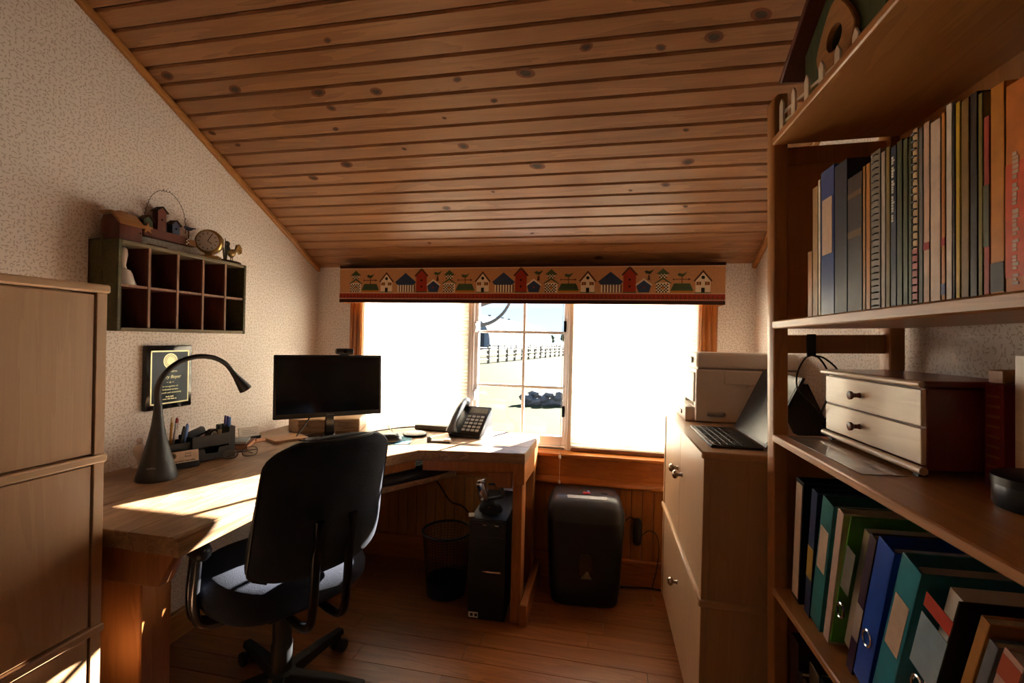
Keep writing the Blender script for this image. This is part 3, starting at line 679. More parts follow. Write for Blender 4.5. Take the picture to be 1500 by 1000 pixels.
for k in range(5):
    a = math.radians(18+72*k); M = Matrix.Rotation(a, 4, 'Z')
    MB().loft([[(x, w*sy, z+dz*h) for sy, dz in ((-1, -1), (1, -1), (.8, 1), (-.8, 1))] for x, w, h, z in ((.035, .024, .02, .088), (.18, .02, .016, .083), (.285, .016, .011, .075))], 0, True, M).build('base_leg', 'chair_plastic', ch, .003)
    cs = MB()
    for sy in (-.017, .017): cs.lathe([(.004, -.009), (.022, -.009), (.025, -.004), (.025, .004), (.022, .009), (.004, .009)], 16, (0, 0, 0), 0, M @ Matrix.Translation((.275, sy, .0252)) @ Matrix.Rotation(PI/2, 4, 'X'))
    cs.tube([(.275, 0, .024), (.275, 0, .066)], .007, 6, 0, M).build('caster', 'black', ch)

# ---------------------------------------------------------------- monitor, riser and things on the desk
D0 = DH
mo = thing('computer_monitor', 'black widescreen computer monitor on an oval glossy base', 'monitor', (-1.29, 1.995, D0), math.atan2(.33, .36))
MB().lathe([(.118, 0), (.12, .004), (.112, .009), (.03, .013), (.028, .016)], 36, (0, 0, 0), 0, Matrix.Diagonal((1, .78, 1, 1))).build('base', 'black_gloss', mo)
MB().prism([(-.022, .008), (.022, .008), (.018, .16), (-.018, .16)], 'xz', -.005, .02).build('neck', 'black_gloss', mo, .004)
Mt = Matrix.Translation((0, -.012, .10)) @ Matrix.Rotation(math.radians(-4), 4, 'X')
MB().box(-.246, .246, 0, .022, 0, .298, 0, Mt).build('housing', 'black', mo, .004, 2)
MB().box(-.235, .235, -.0012, .002, .022, .286, 0, Mt).build('screen', 'black_gloss', mo)
MB().prism([(-.15, .04), (.15, .04), (.12, .24), (-.12, .24)], 'xz', .02, .045, 0, Mt).build('rear_bulge', 'black', mo, .006)
lg = link('brand_mark', text_mesh('SAMSUNG', .008, plain('logo_grey', '#8A8A8E', .4)), mo); lg.matrix_local = Mt @ Matrix.Translation((0, -.0008, .011)) @ Matrix.Rotation(PI/2, 4, 'X')
wc = thing('webcam', 'small black webcam clipped on top of the monitor', 'webcam', tuple(mo.matrix_basis @ Vector((.06, -.006, .396))), mo.rotation_euler.z)
MB().box(-.042, .042, -.022, .012, .006, .034).build('body', 'black', wc, .008, 3); MB().box(-.02, .02, -.012, .03, -.002, .008).box(-.02, .02, .024, .032, -.04, .0).build('clip', 'black', wc, .002)
M = Matrix.Translation((.0, -.022, .02)) @ Matrix.Rotation(PI/2, 4, 'X'); MB().lathe([(.008, 0), (.009, .002), (.006, .003)], 16, (0, 0, 0), 0, M).build('lens', 'black_gloss', wc)
ri = thing('wooden_riser', 'wooden corner riser block with holes behind the monitor', 'wood block', (-1.44, 2.155, D0), math.radians(24))
MB().prism([(-.15, -.05), (-.09, -.115), (.20, -.10), (.22, .06), (-.13, .06)], 'xy', 0, .068).build('block', 'desk_x', ri, .004)
for x, y in ((-.045, -.1125), (.10, -.1053)): cut(ri.children[0], drill(.005, .03, Matrix.Translation((x, y, .038)) @ Matrix.Rotation(PI/2, 4, 'X'), 12))
cab_ = MB().tube(spline([(-1.40, 2.02, .86), (-1.41, 1.97, .80), (-1.40, 1.90, .756), (-1.30, 1.87, .755), (-1.195, 1.945, .755), (-1.175, 2.08, .755), (-1.08, 2.25, .756), (-.975, 2.31, .762)], 6), .0035, 6).build('monitor_cable', 'black'); tag(cab_, 'black cable curling from the monitor across the desk', 'cable')
cab_ = MB().tube(spline([(-1.12, 2.15, .86), (-1.07, 2.15, .80), (-1.02, 2.14, .757), (-.99, 2.15, .754)], 6), .0015, 6).build('white_cable', 'cord'); tag(cab_, 'thin pale cord hanging from the corner of the monitor', 'cable')
wood('plaque_wood', '#9A6A40', '#C09060', 'x', .5, 20., .8)
co = MB().prism([(-.055, -.075), (.055, -.075), (.055, .075), (-.055, .075)], 'xy', 0, .012).build('wooden_tile', 'plaque_wood', None, .002, loc=(-1.437, 1.885, D0)); co.rotation_euler.z = math.radians(-30); tag(co, 'small square wooden tile lying before the riser block', 'wooden tile')
plain('pad_blue', '#3E7F94', .8); plain('mouse_black', '#141416', .35)
mp_ = thing('mouse_pad', 'teal blue mouse pad on the desk corner', 'mouse pad', (-1.01, 1.985, D0), math.radians(20))
MB().prism([(-.135, -.085), (.135, -.07), (.135, .09), (-.12, .09)], 'xy', 0, .003).build('cloth', 'pad_blue', mp_, .0008)
ms = thing('computer_mouse', 'rounded black computer mouse on the teal pad', 'mouse', (-.958, 1.965, D0+.0035), math.radians(-60))
MB().loft([superellipse(0, 0, .031*k, .055*k, z, 24, 2.4) for k, z in ((.95, 0), (1, .006), (.95, .02), (.75, .032), (.4, .038), (.1, .039))]).build('shell', 'mouse_black', ms, ang=80)
MB().lathe([(.004, -.003), (.008, -.003), (.008, .003), (.004, .003)], 12, (0, 0, 0), 0, Matrix.Translation((0, .03, .031)) @ Matrix.Rotation(PI/2, 4, 'Y')).build('wheel', 'steel_dark', ms)
# small dish / charging puck
di = thing('charging_dish', 'round dark charging dish with pale speckled top near the phone', 'charger', (-.915, 2.15, D0))
MB().lathe([(.052, 0), (.06, .006), (.061, .012), (.055, .014)], 32).build('base', 'black', di); MB().lathe([(.054, .0138), (.05, .0165), (.01, .016)], 32).build('top', plain('dish_top', '#B8B0AA', .5, vary=.35, scale=90), di)
fb = thing('flat_device', 'flat dark grey box lying against the blind', 'electronic box', (-.872, 2.318, D0), 0)
MB().box(-.1, .1, -.045, .045, .004, .03).build('body', plain('box_grey', '#6A6660', .4), fb, .006, 2); MB().box(-.095, .095, -.042, .042, 0, .006).build('base', 'black', fb, .002)
cl = thing('desk_clip', 'small white and black sunlit clip in front of the phone', 'clip', (-.745, 2.045, D0), math.radians(12))
MB().box(-.055, .055, -.012, .012, 0, .010).box(.02, .052, -.016, .016, .006, .018).build('bar', 'white_vinyl', cl, .003); MB().box(-.058, -.04, -.014, .014, 0, .026).box(-.05, .05, -.014, -.011, 0, .006).build('grip', 'black', cl, .002)
# desk phone
plain('phone_dark', '#25262A', .35); plain('phone_grey', '#55585C', .35); plain('key_grey', '#B4B8BA', .5); plain('lcd', '#7A8278', .2)
ph = thing('desk_phone', 'dark grey desk telephone with handset and keypad by the window', 'telephone', (-.655, 2.255, D0), math.radians(-8))
tilt = math.radians(38); Mp = Matrix.Translation((0, -.075, .012)) @ Matrix.Rotation(tilt, 4, 'X')
MB().prism([(-.085, 0), (.09, 0), (.09, .07), (.085, .105), (.06, .115), (-.08, .018)], 'yz', -.085, .085).build('stand', 'phone_dark', ph, .005, 2)
MB().box(-.09, .09, -.005, .185, 0, .016, 0, Mp).build('face', 'phone_dark', ph, .005, 2)
MB().box(-.018, .078, .135, .172, .0155, .018, 0, Mp).build('display', 'lcd', ph)
for r_ in range(5):
    for k_ in range(4): MB().box(-.017+.0245*k_, .001+.0245*k_, .012+.0225*r_, .026+.0225*r_, .0158, .021, 0, Mp).build('key', 'key_grey', ph, .0015)
hp = [(-.058, -.012, .03), (-.058, .02, .05), (-.058, .09, .056), (-.058, .16, .05), (-.058, .195, .03)]
hs_ = MB().tube([tuple(Mp @ Vector(p)) for p in spline(hp, 6)], [.027, .027, .026, .024, .021, .019, .018, .018, .018, .018, .018, .018, .018, .018, .018, .018, .018, .018, .018, .019, .021, .024, .026, .027, .027], 12).build('handset', 'phone_grey', ph, ang=70)

# keyboard on the tray
ky = thing('keyboard', 'black keyboard with padded wrist rest on the pull-out tray', 'keyboard', (*tp(.01, -.012), .6185), math.atan2(dr.y, dr.x))
MB().loft([superellipse(0, .03, .2*k, .075*k, z, 28, 4) for k, z in ((1, 0), (1, .02), (.97, .03), (.9, .033))]).build('body', 'black', ky, ang=60)
MB().loft([superellipse(0, -.045, .2*k, .035*k, z, 28, 3) for k, z in ((1, 0), (1.02, .012), (.95, .026), (.7, .032), (.2, .033))]).build('wrist_rest', 'black_soft', ky, ang=80)
for r_ in range(4): MB().box(-.175, .175, -.012+.027*r_, .01+.027*r_, .0325, .037).build('key_row', 'phone_dark', ky, .002)

# gooseneck lamp
plain('lamp_black', '#191A1E', .42, vary=.05)
la = thing('gooseneck_lamp', 'black gooseneck desk lamp with a flared cone base', 'desk lamp', (-1.452, 1.262, D0))
prof = [(.058, 0), (.0595, .004), (.053, .03), (.045, .06), (.035, .1), (.026, .14), (.018, .18), (.0135, .22), (.0115, .25)]
pth = spline([(0, 0, .24), (.003, -.004, .30), (.012, .012, .35), (.028, .047, .388), (.048, .095, .406), (.068, .145, .402), (.085, .185, .378), (.098, .212, .338)], 7)
MB().lathe(prof, 32).build('base', 'lamp_black', la); MB().tube(pth, [.0115-.003*min(1, i/20) for i in range(len(pth))], 12).build('neck', 'lamp_black', la)
tip = Vector(pth[-1]); dn = (Vector(pth[-1])-Vector(pth[-3])).normalized(); q = Vector((0, 0, 1)).rotation_difference(dn).to_matrix().to_4x4()
sh = MB().lathe([(.009, -.01), (.011, .01), (.016, .035), (.021, .06), (.0225, .072), (.019, .071), (.012, .05)], 24, (0, 0, 0), 0, Matrix.Translation(tip) @ q).build('lamp_head', 'lamp_black', la)
lgt = MB().lathe([(.0185, .068), (.002, .068)], 20, (0, 0, 0), 0, Matrix.Translation(tip) @ q).build('diffuser', 'white_vinyl', sh)
tm = link('brand_mark', text_mesh('ottlite', .010, 'logo_grey'), la); tm.matrix_local = Matrix.Rotation(math.radians(35), 4, 'Z') @ Matrix.Translation((0, -.062, .05)) @ Matrix.Rotation(math.radians(70), 4, 'X')

# pen organiser and its pens (local: x along the wall = world +y, y towards the wall)
oc = Matrix.Translation((-1.525, 1.475, D0)) @ Matrix.Rotation(math.radians(72), 4, 'Z')
og = thing('desk_organizer', 'black plastic desk organizer filled with pens beside the lamp', 'organizer', M=oc)
def tray_box(x0, x1, y0, y1, z0, z1, t=.003):
    return MB().box(x0, x1, y0, y1, z0, z0+t).box(x0, x0+t, y0, y1, z0, z1).box(x1-t, x1, y0, y1, z0, z1).box(x0, x1, y0, y0+t, z0, z1).box(x0, x1, y1-t, y1, z0, z1)
tray_box(-.12, -.035, -.045, .04, 0, .085).build('pen_cup', 'black', og, .001); tray_box(-.035, .10, -.055, .045, .055, .10).build('top_tray', 'black', og, .001)
tray_box(.10, .125, -.05, .045, 0, .12).build('side_cup', 'black', og, .001)
MB().box(-.035, .10, .0, .045, 0, .055).box(-.035, -.032, -.055, .0, 0, .055).box(.097, .10, -.055, .0, 0, .055).build('body', 'black', og, .001)
MB().prism([(-.03, .006), (.095, .006), (.095, .05), (.06, .05), (.055, .03), (.012, .03), (.006, .05), (-.03, .05)], 'xz', -.058, -.052).build('drawer_front', 'phone_dark', og, .001)
for n_, h in (('pen_blue', '#2338A0'), ('pen_lightblue', '#5E86C8'), ('pen_black', '#17171A'), ('pen_orange', '#B5622A'), ('pen_yellow', '#B98A3C'), ('pen_white', '#D8D0CC'), ('pen_red', '#A02626'), ('pen_purple', '#4A3A86')): plain(n_, h, .35)
PENS = [(-.105, -.03, -.16, .1, .135, 'pen_blue', 'bright blue ballpoint pen leaning out of the pen cup'), (-.1, .015, -.08, .1, .175, 'pen_orange', 'orange wooden pencil standing tall in the pen cup'), (-.085, .0, .1, .12, .17, 'pen_yellow', 'yellow pencil with pale tip in the pen cup'),
        (-.07, .02, .12, .02, .165, 'pen_white', 'white stick pen with dark red cap in the pen cup'), (-.075, -.03, .2, .05, .14, 'pen_black', 'black clicker pen with clip in the pen cup'), (-.055, -.02, .14, .0, .14, 'pen_lightblue', 'light blue clear pen at the edge of the pen cup'), (-.045, .02, .2, -.02, .14, 'pen_blue', 'dark blue capped pen at the back of the pen cup')]
for x, y, lx, ly, L, m, lab in PENS:
    d = Vector((lx, ly, 1)).normalized(); qq = Vector((0, 0, 1)).rotation_difference(d).to_matrix().to_4x4()
    p = thing('pencil' if 'pencil' in lab else 'pen', lab, 'pencil' if 'pencil' in lab else 'pen', M=oc @ Matrix.Translation((x, y, .006)) @ qq, group='pens in the desk organizer')
    MB().lathe([(.001, 0), (.004, .012), (.0042, L-.02)], 10).build('barrel', m, p); MB().lathe([(.0042, L-.02), (.0038, L-.004), (.002, L)], 10).box(.0035, .006, -.0015, .0015, L-.045, L-.006).build('cap', 'pen_red' if 'red cap' in lab else ('page_edge' if 'pencil' in lab else m), p)
for i, (x, y, m, lab) in enumerate(((.107, -.03, 'pen_lightblue', 'light blue pen in the narrow end cup of the organizer'), (.112, -.005, 'pen_blue', 'deep blue pen in the narrow end cup of the organizer'), (.116, .02, 'pen_purple', 'violet pen in the narrow end cup of the organizer'))):
    p = thing('pen', lab, 'pen', M=oc @ Matrix.Translation((x, y, .006)) @ Matrix.Rotation(.05, 4, 'Y'), group='pens in the desk organizer')
    MB().lathe([(.001, 0), (.004, .012), (.0045, .125)], 10).build('barrel', m, p); MB().lathe([(.0045, .125), (.004, .147), (.002, .15)], 10).build('cap', m, p)
tp_ = thing('tape_roll', 'roll of clear tape standing in the organizer top tray', 'tape', M=oc @ Matrix.Translation((.062, .0, .0875)) @ Matrix.Rotation(PI/2, 4, 'X') @ Matrix.Rotation(.4, 4, 'Y'))
MB().lathe([(.026, -.009), (.026, .009), (.016, .009), (.016, -.009), (.026, -.009)], 24, caps=False).build('tape', plain('tape_tan', '#4A3C34', .2), tp_); MB().lathe([(.016, -.01), (.016, .01), (.0125, .01), (.0125, -.01), (.016, -.01)], 24, caps=False).build('core', 'white_vinyl', tp_)
stp = thing('mini_stapler', 'small dark grey and red stapler lying in the organizer top tray', 'stapler', M=oc @ Matrix.Translation((.02, .012, .0695)) @ Matrix.Rotation(-.35, 4, 'Y'))
MB().box(-.035, .04, -.012, .012, 0, .014).build('base', 'pen_red', stp, .004, 2); MB().box(-.032, .034, -.013, .013, .026, .05).box(-.035, -.02, -.012, .012, .01, .03).build('top_arm', 'phone_grey', stp, .007, 3)
er = MB().box(-.02, .02, -.009, .009, 0, .011).build('eraser', 'white_vinyl', None, .003, 2); er.matrix_world = oc @ Matrix.Translation((-.012, -.035, .0585)); tag(er, 'white eraser in the organizer top tray', 'eraser')
mk = thing('marker', 'stubby cream marker upright in the organizer top tray', 'marker', M=oc @ Matrix.Translation((.086, -.01, .0585)))
MB().lathe([(.007, 0), (.0075, .05)], 14).build('barrel', 'page_edge', mk); MB().lathe([(.008, .05), (.008, .065), (.006, .068)], 14).build('cap', 'black', mk)
# name plate leaning on the organiser
npm = Matrix.Translation((-1.473, 1.379, D0)) @ Matrix.Rotation(math.radians(63), 4, 'Z') @ Matrix.Rotation(math.radians(-8), 4, 'X')
npl = thing('name_plate', 'cream plastic name plate with a round seal leaning before the organizer', 'name plate', M=npm)
plain('plate_cream', '#D3B59A', .4); plain('ink', '#2E1A14', .6); plain('seal_gold', '#7A5A24', .5)
MB().box(-.05, .05, 0, .004, .02, .062).build('plate', 'plate_cream', npl, .001); MB().box(-.05, .05, -.004, .02, 0, .021).build('holder', 'black', npl, .002)
for tx, sz, x, z in (('Larry', .0085, .017, .0525), ('Boyer', .0085, .017, .0425), (None, .0052, 0, .027)):
    t_ = link('lettering', text_mesh(tx, sz, 'ink') if tx else faint_line(.086, sz, 'ink'), npl, (x, -.0004, z)); t_.rotation_euler = (PI/2, 0, 0)
sl = MB().lathe([(.0115, 0), (.0115, .0008), (.001, .0008)], 24, (0, 0, 0), 0, Matrix.Translation((-.03, 0, .047)) @ Matrix.Rotation(PI/2, 4, 'X')).build('seal', 'seal_gold', npl)
MB().lathe([(.0075, .0008), (.0075, .0012), (.001, .0012)], 20, (0, 0, 0), 0, Matrix.Translation((-.03, 0, .047)) @ Matrix.Rotation(PI/2, 4, 'X')).build('seal_centre', 'ink', sl)
# eyeglasses
gl = thing('eyeglasses', 'folded rimless eyeglasses lying in front of the organizer', 'eyeglasses', (-1.40, 1.56, D0+.001), math.radians(52))
for x in (-.034, .034):
    ring = [(x+.027*math.copysign(abs(math.cos(a))**.7, math.cos(a)), -.006+.000*1, .02+.019*math.copysign(abs(math.sin(a))**.8, math.sin(a))) for a in [2*PI*j/24 for j in range(25)]]
    MB().tube(ring, .0011, 6).build('rim', 'steel_dark', gl); MB().prism([(p[0], p[2]) for p in ring[:-1]], 'xz', -.0065, -.0055).build('lens', 'clear_glass', gl)
MB().tube([(-.008, -.006, .024), (0, -.008, .028), (.008, -.006, .024)], .0012, 6).build('bridge', 'steel_dark', gl)
for s in (-1, 1): MB().tube([(s*.061, -.006, .024), (s*.061, .01, .022), (-s*.03, .022+.006*s, .016), (-s*.05, .024+.006*s, .006)], .0016, 6).build('temple', 'black', gl)
# books and card
def flat_book(lab, x, y, z, w, d, h, rz, col, edge='page_edge', title=None):
    b = thing('book', lab, 'book', (x, y, z), rz); plain('cover_'+col, col, .5)
    MB().box(-w/2, w/2, -d/2, d/2, 0, .002).box(-w/2, w/2, -d/2, d/2, h-.002, h).box(-w/2, -w/2+.002, -d/2, d/2, 0, h).build('cover', 'cover_'+col, b, .0006)
    MB().box(-w/2+.002, w/2-.002, -d/2+.003, d/2-.003, .002, h-.002).build('pages', edge, b)
flat_book('thick book with brown cover at the bottom of the small desk stack', -1.545, 1.715, D0, .14, .105, .02, math.radians(-62), '#7A3E20', plain('pink_edge', '#C08A66', .8, vary=.15, scale=300).name)
flat_book('thin grey book with white pages on the small desk stack', -1.55, 1.71, D0+.02, .105, .09, .009, math.radians(-58), '#6A7478', 'white_paper')
npd = MB().box(-.03, .03, -.05, .05, 0, .005).build('note_pad', 'pink_edge', None, .0006, loc=(-1.545, 1.815, D0)); npd.rotation_euler.z = math.radians(-20); tag(npd, 'thin tan paper pad beside the card holder', 'note pad')
cd = thing('card_holder', 'small upright stand of white business cards near the book stack', 'card holder', (-1.60, 1.84, D0), math.radians(62))
Mc = Matrix.Rotation(math.radians(-12), 4, 'X'); MB().box(-.045, .045, -.012, .022, 0, .006).box(-.045, .045, -.013, -.010, 0, .016).build('stand', 'black', cd, .001); MB().box(-.044, .044, .0, .006, .006, .058, 0, Mc).build('cards', 'white_paper', cd, .0005)
for i in range(3): MB().box(-.03, .03-.01*i, -.0006, .0, .026+.008*i, .0275+.008*i, 0, Mc).build('printed_line', 'logo_grey', cd)
# glass angel and white booklet half hidden by the lamp
an = thing('glass_figurine', 'pale glass figurine half hidden behind the lamp base', 'figurine', (-1.632, 1.352, D0)); an.scale = (.72, .72, .85)
MB().lathe([(.03, 0), (.032, .004), (.012, .012), (.010, .03), (.022, .055), (.026, .075), (.016, .095), (.008, .10)], 20).build('body', plain('frost', '#CFC4BC', .15, vary=.05), an); MB().ball((0, 0, .112), .014, 12).build('head', 'frost', an)
bk_ = MB().box(-.026, .02, -.022, .022, 0, .008).build('booklet', 'white_paper', None, .0006); bk_.matrix_world = Matrix.Translation((-1.537, 1.315, D0+.019)) @ Matrix.Rotation(math.radians(24), 4, 'Z') @ Matrix.Rotation(math.radians(28), 4, 'Y'); tag(bk_, 'white booklet leaning between the lamp and the organizer', 'booklet')
ps = thing('purple_stand', 'small purple plastic wedge holder beside the tall cabinet', 'holder', (-1.53, 1.055, D0), math.radians(15))
MB().prism([(-.02, 0), (.02, 0), (.004, .1), (-.006, .1)], 'yz', -.03, .03).build('wedge', plain('purple', '#4A4590', .4), ps, .003); MB().tube(spline([(.032, -.01, .05), (.045, -.02, .045), (.05, -.02, .02), (.035, -.02, .006)], 5), .0025, 6).build('hook', 'black', ps)

# ---------------------------------------------------------------- on the desk-side wall: crate, trinkets, plaque
cr = thing('wall_crate', 'old green wooden bottle crate hung as a ten-hole display shelf', 'crate', (XL+.001, 1.20, 1.24)); CD, CL, CH = .122, .543, .302; t = .013
MB().box(0, .008, 0, CL, 0, CH).build('back_panel', 'crate_inner', cr)
for y in (0, CL-t): MB().box(0, CD, y, y+t, 0, CH).build('end_panel', 'crate_green', cr, .002)
MB().box(0, CD, t, CL-t, 0, t).build('bottom_panel', 'crate_edge', cr, .002); MB().box(0, CD, t, CL-t, CH-t, CH).build('top_panel', 'crate_edge', cr, .002)
for i in range(1, 5): y = CL*i/5; MB().box(CD-.008, CD-.003, y-.0042, y+.0042, t, CH-t).build('edge', 'crate_div', MB().box(.008, CD-.008, y-.004, y+.004, t, CH-t).build('divider', 'crate_inner', cr))
for i in range(5): ya, yb2 = CL*i/5+(.004 if i else t), CL*(i+1)/5-(.004 if i < 4 else t); MB().box(CD-.011, CD-.006, ya, yb2, .1478, .1562).build('edge', 'crate_div', MB().box(.008, CD-.011, ya, yb2, .148, .156).build('shelf', 'crate_inner', cr))
for z in (.03, .15, .27): MB().box(CD*.45, CD*.5, -.003, 0, z-.05, z+.05).build('end_slat', 'crate_green', cr, .001)
be = thing('china_bell', 'white china hand bell with pink flowers in the crate', 'bell', (XL+.07, 1.258, 1.24+.156))
plain('china', '#E2D5CC', .15, vary=.03); plain('pink_flower', '#B06A80', .4)
MB().lathe([(.036, 0), (.037, .004), (.031, .02), (.026, .04), (.02, .052), (.011, .056)], 24).build('bell_cup', 'china', be); MB().lathe([(.011, .056), (.0075, .068), (.010, .085), (.013, .105), (.011, .122), (.004, .13)], 18).build('handle', 'china', be)
for a, z in ((-1.2, .028), (-.9, .034), (-1.0, .022)): MB().ball((.031*math.cos(a), .031*math.sin(a), z), .005, 8).build('flower', 'pink_flower', be)
vs_ = thing('dark_vase', 'dark green glass bottle in a lower hole of the crate', 'bottle', (XL+.05, 1.20+CL*.3-.03, 1.24+t))
MB().lathe([(.02, 0), (.026, .01), (.026, .06), (.012, .085), (.010, .11), (.012, .114)], 18).build('glass', plain('green_glass', '#2E3A2C', .15), vs_); MB().lathe([(.011, .1), (.011, .128), (.008, .13)], 12).build('stopper', 'tan_small', vs_)
hk = MB().tube(spline([(0, .0, .05), (.006, .004, .06), (.01, .0, .05), (.008, -.002, .01), (.0, 0, .0)], 4), .0012, 6).build('wire_hook', 'steel_dark', None, loc=(XL+.06, 1.20+CL*.68, 1.24+.1575)); tag(hk, 'little bent wire hook standing in an upper crate hole', 'hook')
CT = 1.24+CH
hb = thing('barn_box', 'little dark red barn-shaped box on top of the crate', 'ornament', (XL+.066, 1.255, CT))
MB().prism([(-.038, 0), (.038, 0), (.038, .058), (.03, .062), (.0, .085), (-.03, .085), (-.038, .062)], 'xz', -.038, .038).build('body', 'redwood_small', hb, .001)
MB().prism([(.046, .052), (.043, .062), (.008, .098), (-.04, .098), (-.04, .09), (.004, .09), (.037, .056)], 'xz', -.042, .042).build('roof', 'tan_small', hb, .001); MB().ball((.04, .03, .035), .003, 8).build('knob', 'black', hb)
MB().box(-.03, .0, -.006, .02, .098, .106).build('ridge_block', 'tan_small', hb, .001)
# hanging birdhouse row on wire
hy = 1.372
hw = thing('hanging_birdhouses', 'rustic row of tiny birdhouses hung on the wall by a twisted wire', 'wall hanging', (XL+.012, hy, 1.588))
plain('rust_red', '#6E3A2C', .7); plain('slate_blue', '#4A5470', .7); plain('old_green', '#41492E', .7); plain('roof_brown', '#3E2C1E', .7); plain('star_orange', '#B0703A', .7)
MB().box(0, .03, -.02, .145, 0, .032).build('brick_base', 'rust_red', hw, .002)
MB().box(0, .03, .145, .20, 0, .026).build('end_block', 'tan_small', hw, .002)
for i in range(4):
    for j in range(2): MB().box(.03, .0312, .147+.006*((i+j) % 2)+.0, .153+.006*((i+j) % 2), .002+.006*i, .008+.006*i).build('check', 'v_black' if j else 'v_cream', hw)
def mini_house(y, z, w, h, mat, roof=1):
    b_ = MB().prism([(y-w/2, z), (y+w/2, z), (y+w/2, z+h), (y, z+h+w*.45*roof), (y-w/2, z+h)], 'yz', .002, .028)
    cut(b_.build('birdhouse', mat, hw, .001), drill(.004, .02, Matrix.Translation((.028, y, z+h*.6)) @ Matrix.Rotation(PI/2, 4, 'Y'), 12))
    for s in (-1, 1): MB().prism([(y-.001*s, z+h+w*.47), (y+s*w*.68, z+h-w*.12), (y+s*w*.68, z+h-w*.02), (y-.001*s, z+h+w*.6)], 'yz', -.002, .034).build('house_roof', 'roof_brown', hw, .0008)
mini_house(-.005, .022, .036, .034, 'old_green'); mini_house(.048, .028, .034, .075, 'rust_red'); mini_house(.105, .03, .032, .038, 'slate_blue')
st_ = [(.0+.022*(1 if k % 2 == 0 else .42)*math.sin(PI*k/5)-.012, .026+.022*(1 if k % 2 == 0 else .42)*math.cos(PI*k/5)) for k in range(10)]
MB().prism(st_, 'yz', .031, .036).build('star', 'star_orange', hw)
MB().tube([(.015, .172, .026), (.015, .172, .062)], .002, 6).build('bird_peg', 'roof_brown', hw); MB().loft([[(.015+.007*c, .172+y, .066+z+.007*s*1.1) for c, s in [(math.cos(2*PI*j/8)*k, math.sin(2*PI*j/8)*k) for j in range(8)]] for y, z, k in ((-.022, .006, .1), (-.016, .007, .8), (-.004, .003, 1.), (.01, .004, .8), (.024, .010, .35), (.034, .012, .2))]).build('bird', 'slate_blue', hw)
wp = []
for i in range(90):
    a = i/89; th_ = PI*(1-a); yy = .075+.085*math.cos(th_); zz = .05+.14*math.sin(th_)**.9
    kf = .004 if (a < .22 or .42 < a < .55 or a > .86) else .0006
    wp.append((.015+kf*math.cos(i*1.6), yy, zz+kf*math.sin(i*1.6)))
MB().tube(wp, .0011, 5).build('hanging_wire', 'steel_dark', hw)
cv = thing('carved_bracket', 'low carved brown wooden piece lying on the crate behind the trinkets', 'carving', (XL+.03, 1.32, CT))
MB().prism([(0, 0), (.16, 0), (.16, .004), (.145, .014), (.13, .012), (.12, .004), (.115, .018), (.045, .018), (.04, .004), (.03, .012), (.015, .014), (0, .004)], 'yz', 0, .02).build('bar', 'redwood_small', cv, .001)
ck = thing('mantel_clock', 'small brass cased clock with a round white dial on the crate', 'clock', (XL+.07, 1.60, CT), math.radians(-62+90))
Mk = Matrix.Rotation(PI/2, 4, 'X'); MB().lathe([(.046, -.02), (.05, -.012), (.05, .012), (.046, .018), (.04, .02)], 32, (0, 0, 0), 0, Matrix.Translation((0, 0, .074)) @ Mk).build('case', plain('clock_brass', '#A88850', .3, .7), ck)
MB().lathe([(.040, .0195), (.040, .021), (.002, .021)], 32, (0, 0, 0), 0, Matrix.Translation((0, 0, .074)) @ Mk).build('dial', 'white_paper', ck); MB().box(-.04, .04, -.02, .02, 0, .016).box(-.014, .014, -.012, .012, .014, .032).build('foot', 'clock_brass', ck, .003)
for i in range(12): a = 2*PI*i/12; MB().box(-.0012, .0012, -.0222, -.021, -.004, .004, 0, Matrix.Translation((.032*math.sin(a), 0, .074+.032*math.cos(a))) @ Matrix.Rotation(a, 4, 'Y')).build('hour_mark', 'black', ck)
for a, L in ((2.2, .02), (.5, .028)): MB().box(-.0012, .0012, -.0225, -.0215, 0, L, 0, Matrix.Translation((0, 0, .074)) @ Matrix.Rotation(a, 4, 'Y')).build('hand', 'black', ck)
rs = thing('rooster_figurine', 'small brass rooster and reeds on an oval stand on the crate', 'figurine', (XL+.09, 1.688, CT), math.radians(90))
plain('rooster_gold', '#8A6A34', .4, .4); plain('reed', '#2E2A18', .6)
MB().loft([superellipse(0, 0, .055*k, .022*k, z, 24, 2.2) for k, z in ((1, 0), (1, .006), (.9, .011))]).build('stand', 'roof_brown', rs)
for x, dx, L in ((-.034, -.01, .075), (-.028, .0, .095), (-.022, .008, .07), (-.03, .014, .08)): MB().tube([(x, 0, .01), (x+dx*.4, 0, .01+L*.6), (x+dx, 0, .01+L)], [.0025, .0032, .0006], 6).build('reed', 'reed', rs)
MB().loft([[(x+0*c, .013*k*c, z+.02*k*s) for c, s in [(math.cos(2*PI*j/10), math.sin(2*PI*j/10)) for j in range(10)]] for x, z, k in ((-.016, .05, .35), (-.008, .046, .8), (.006, .044, 1.), (.018, .05, .8), (.028, .058, .4))]).build('body', 'rooster_gold', rs, ang=80)
MB().tube(spline([(-.008, 0, .052), (-.016, 0, .07), (-.012, 0, .084), (-.02, 0, .088), (-.027, 0, .08)], 5), [.008]*6+[.0065]*6+[.0055]*6+[.003]*3, 8).build('neck', 'reed', rs)
MB().prism([(.02, .052), (.03, .085), (.046, .092), (.058, .08), (.06, .055), (.048, .046), (.036, .056)], 'xz', -.005, .005).build('tail', 'rooster_gold', rs, .002)
for x in (.0, .01): MB().tube([(x, 0, .03), (x+.002, 0, .01)], .002, 6).build('leg', 'rooster_gold', rs)
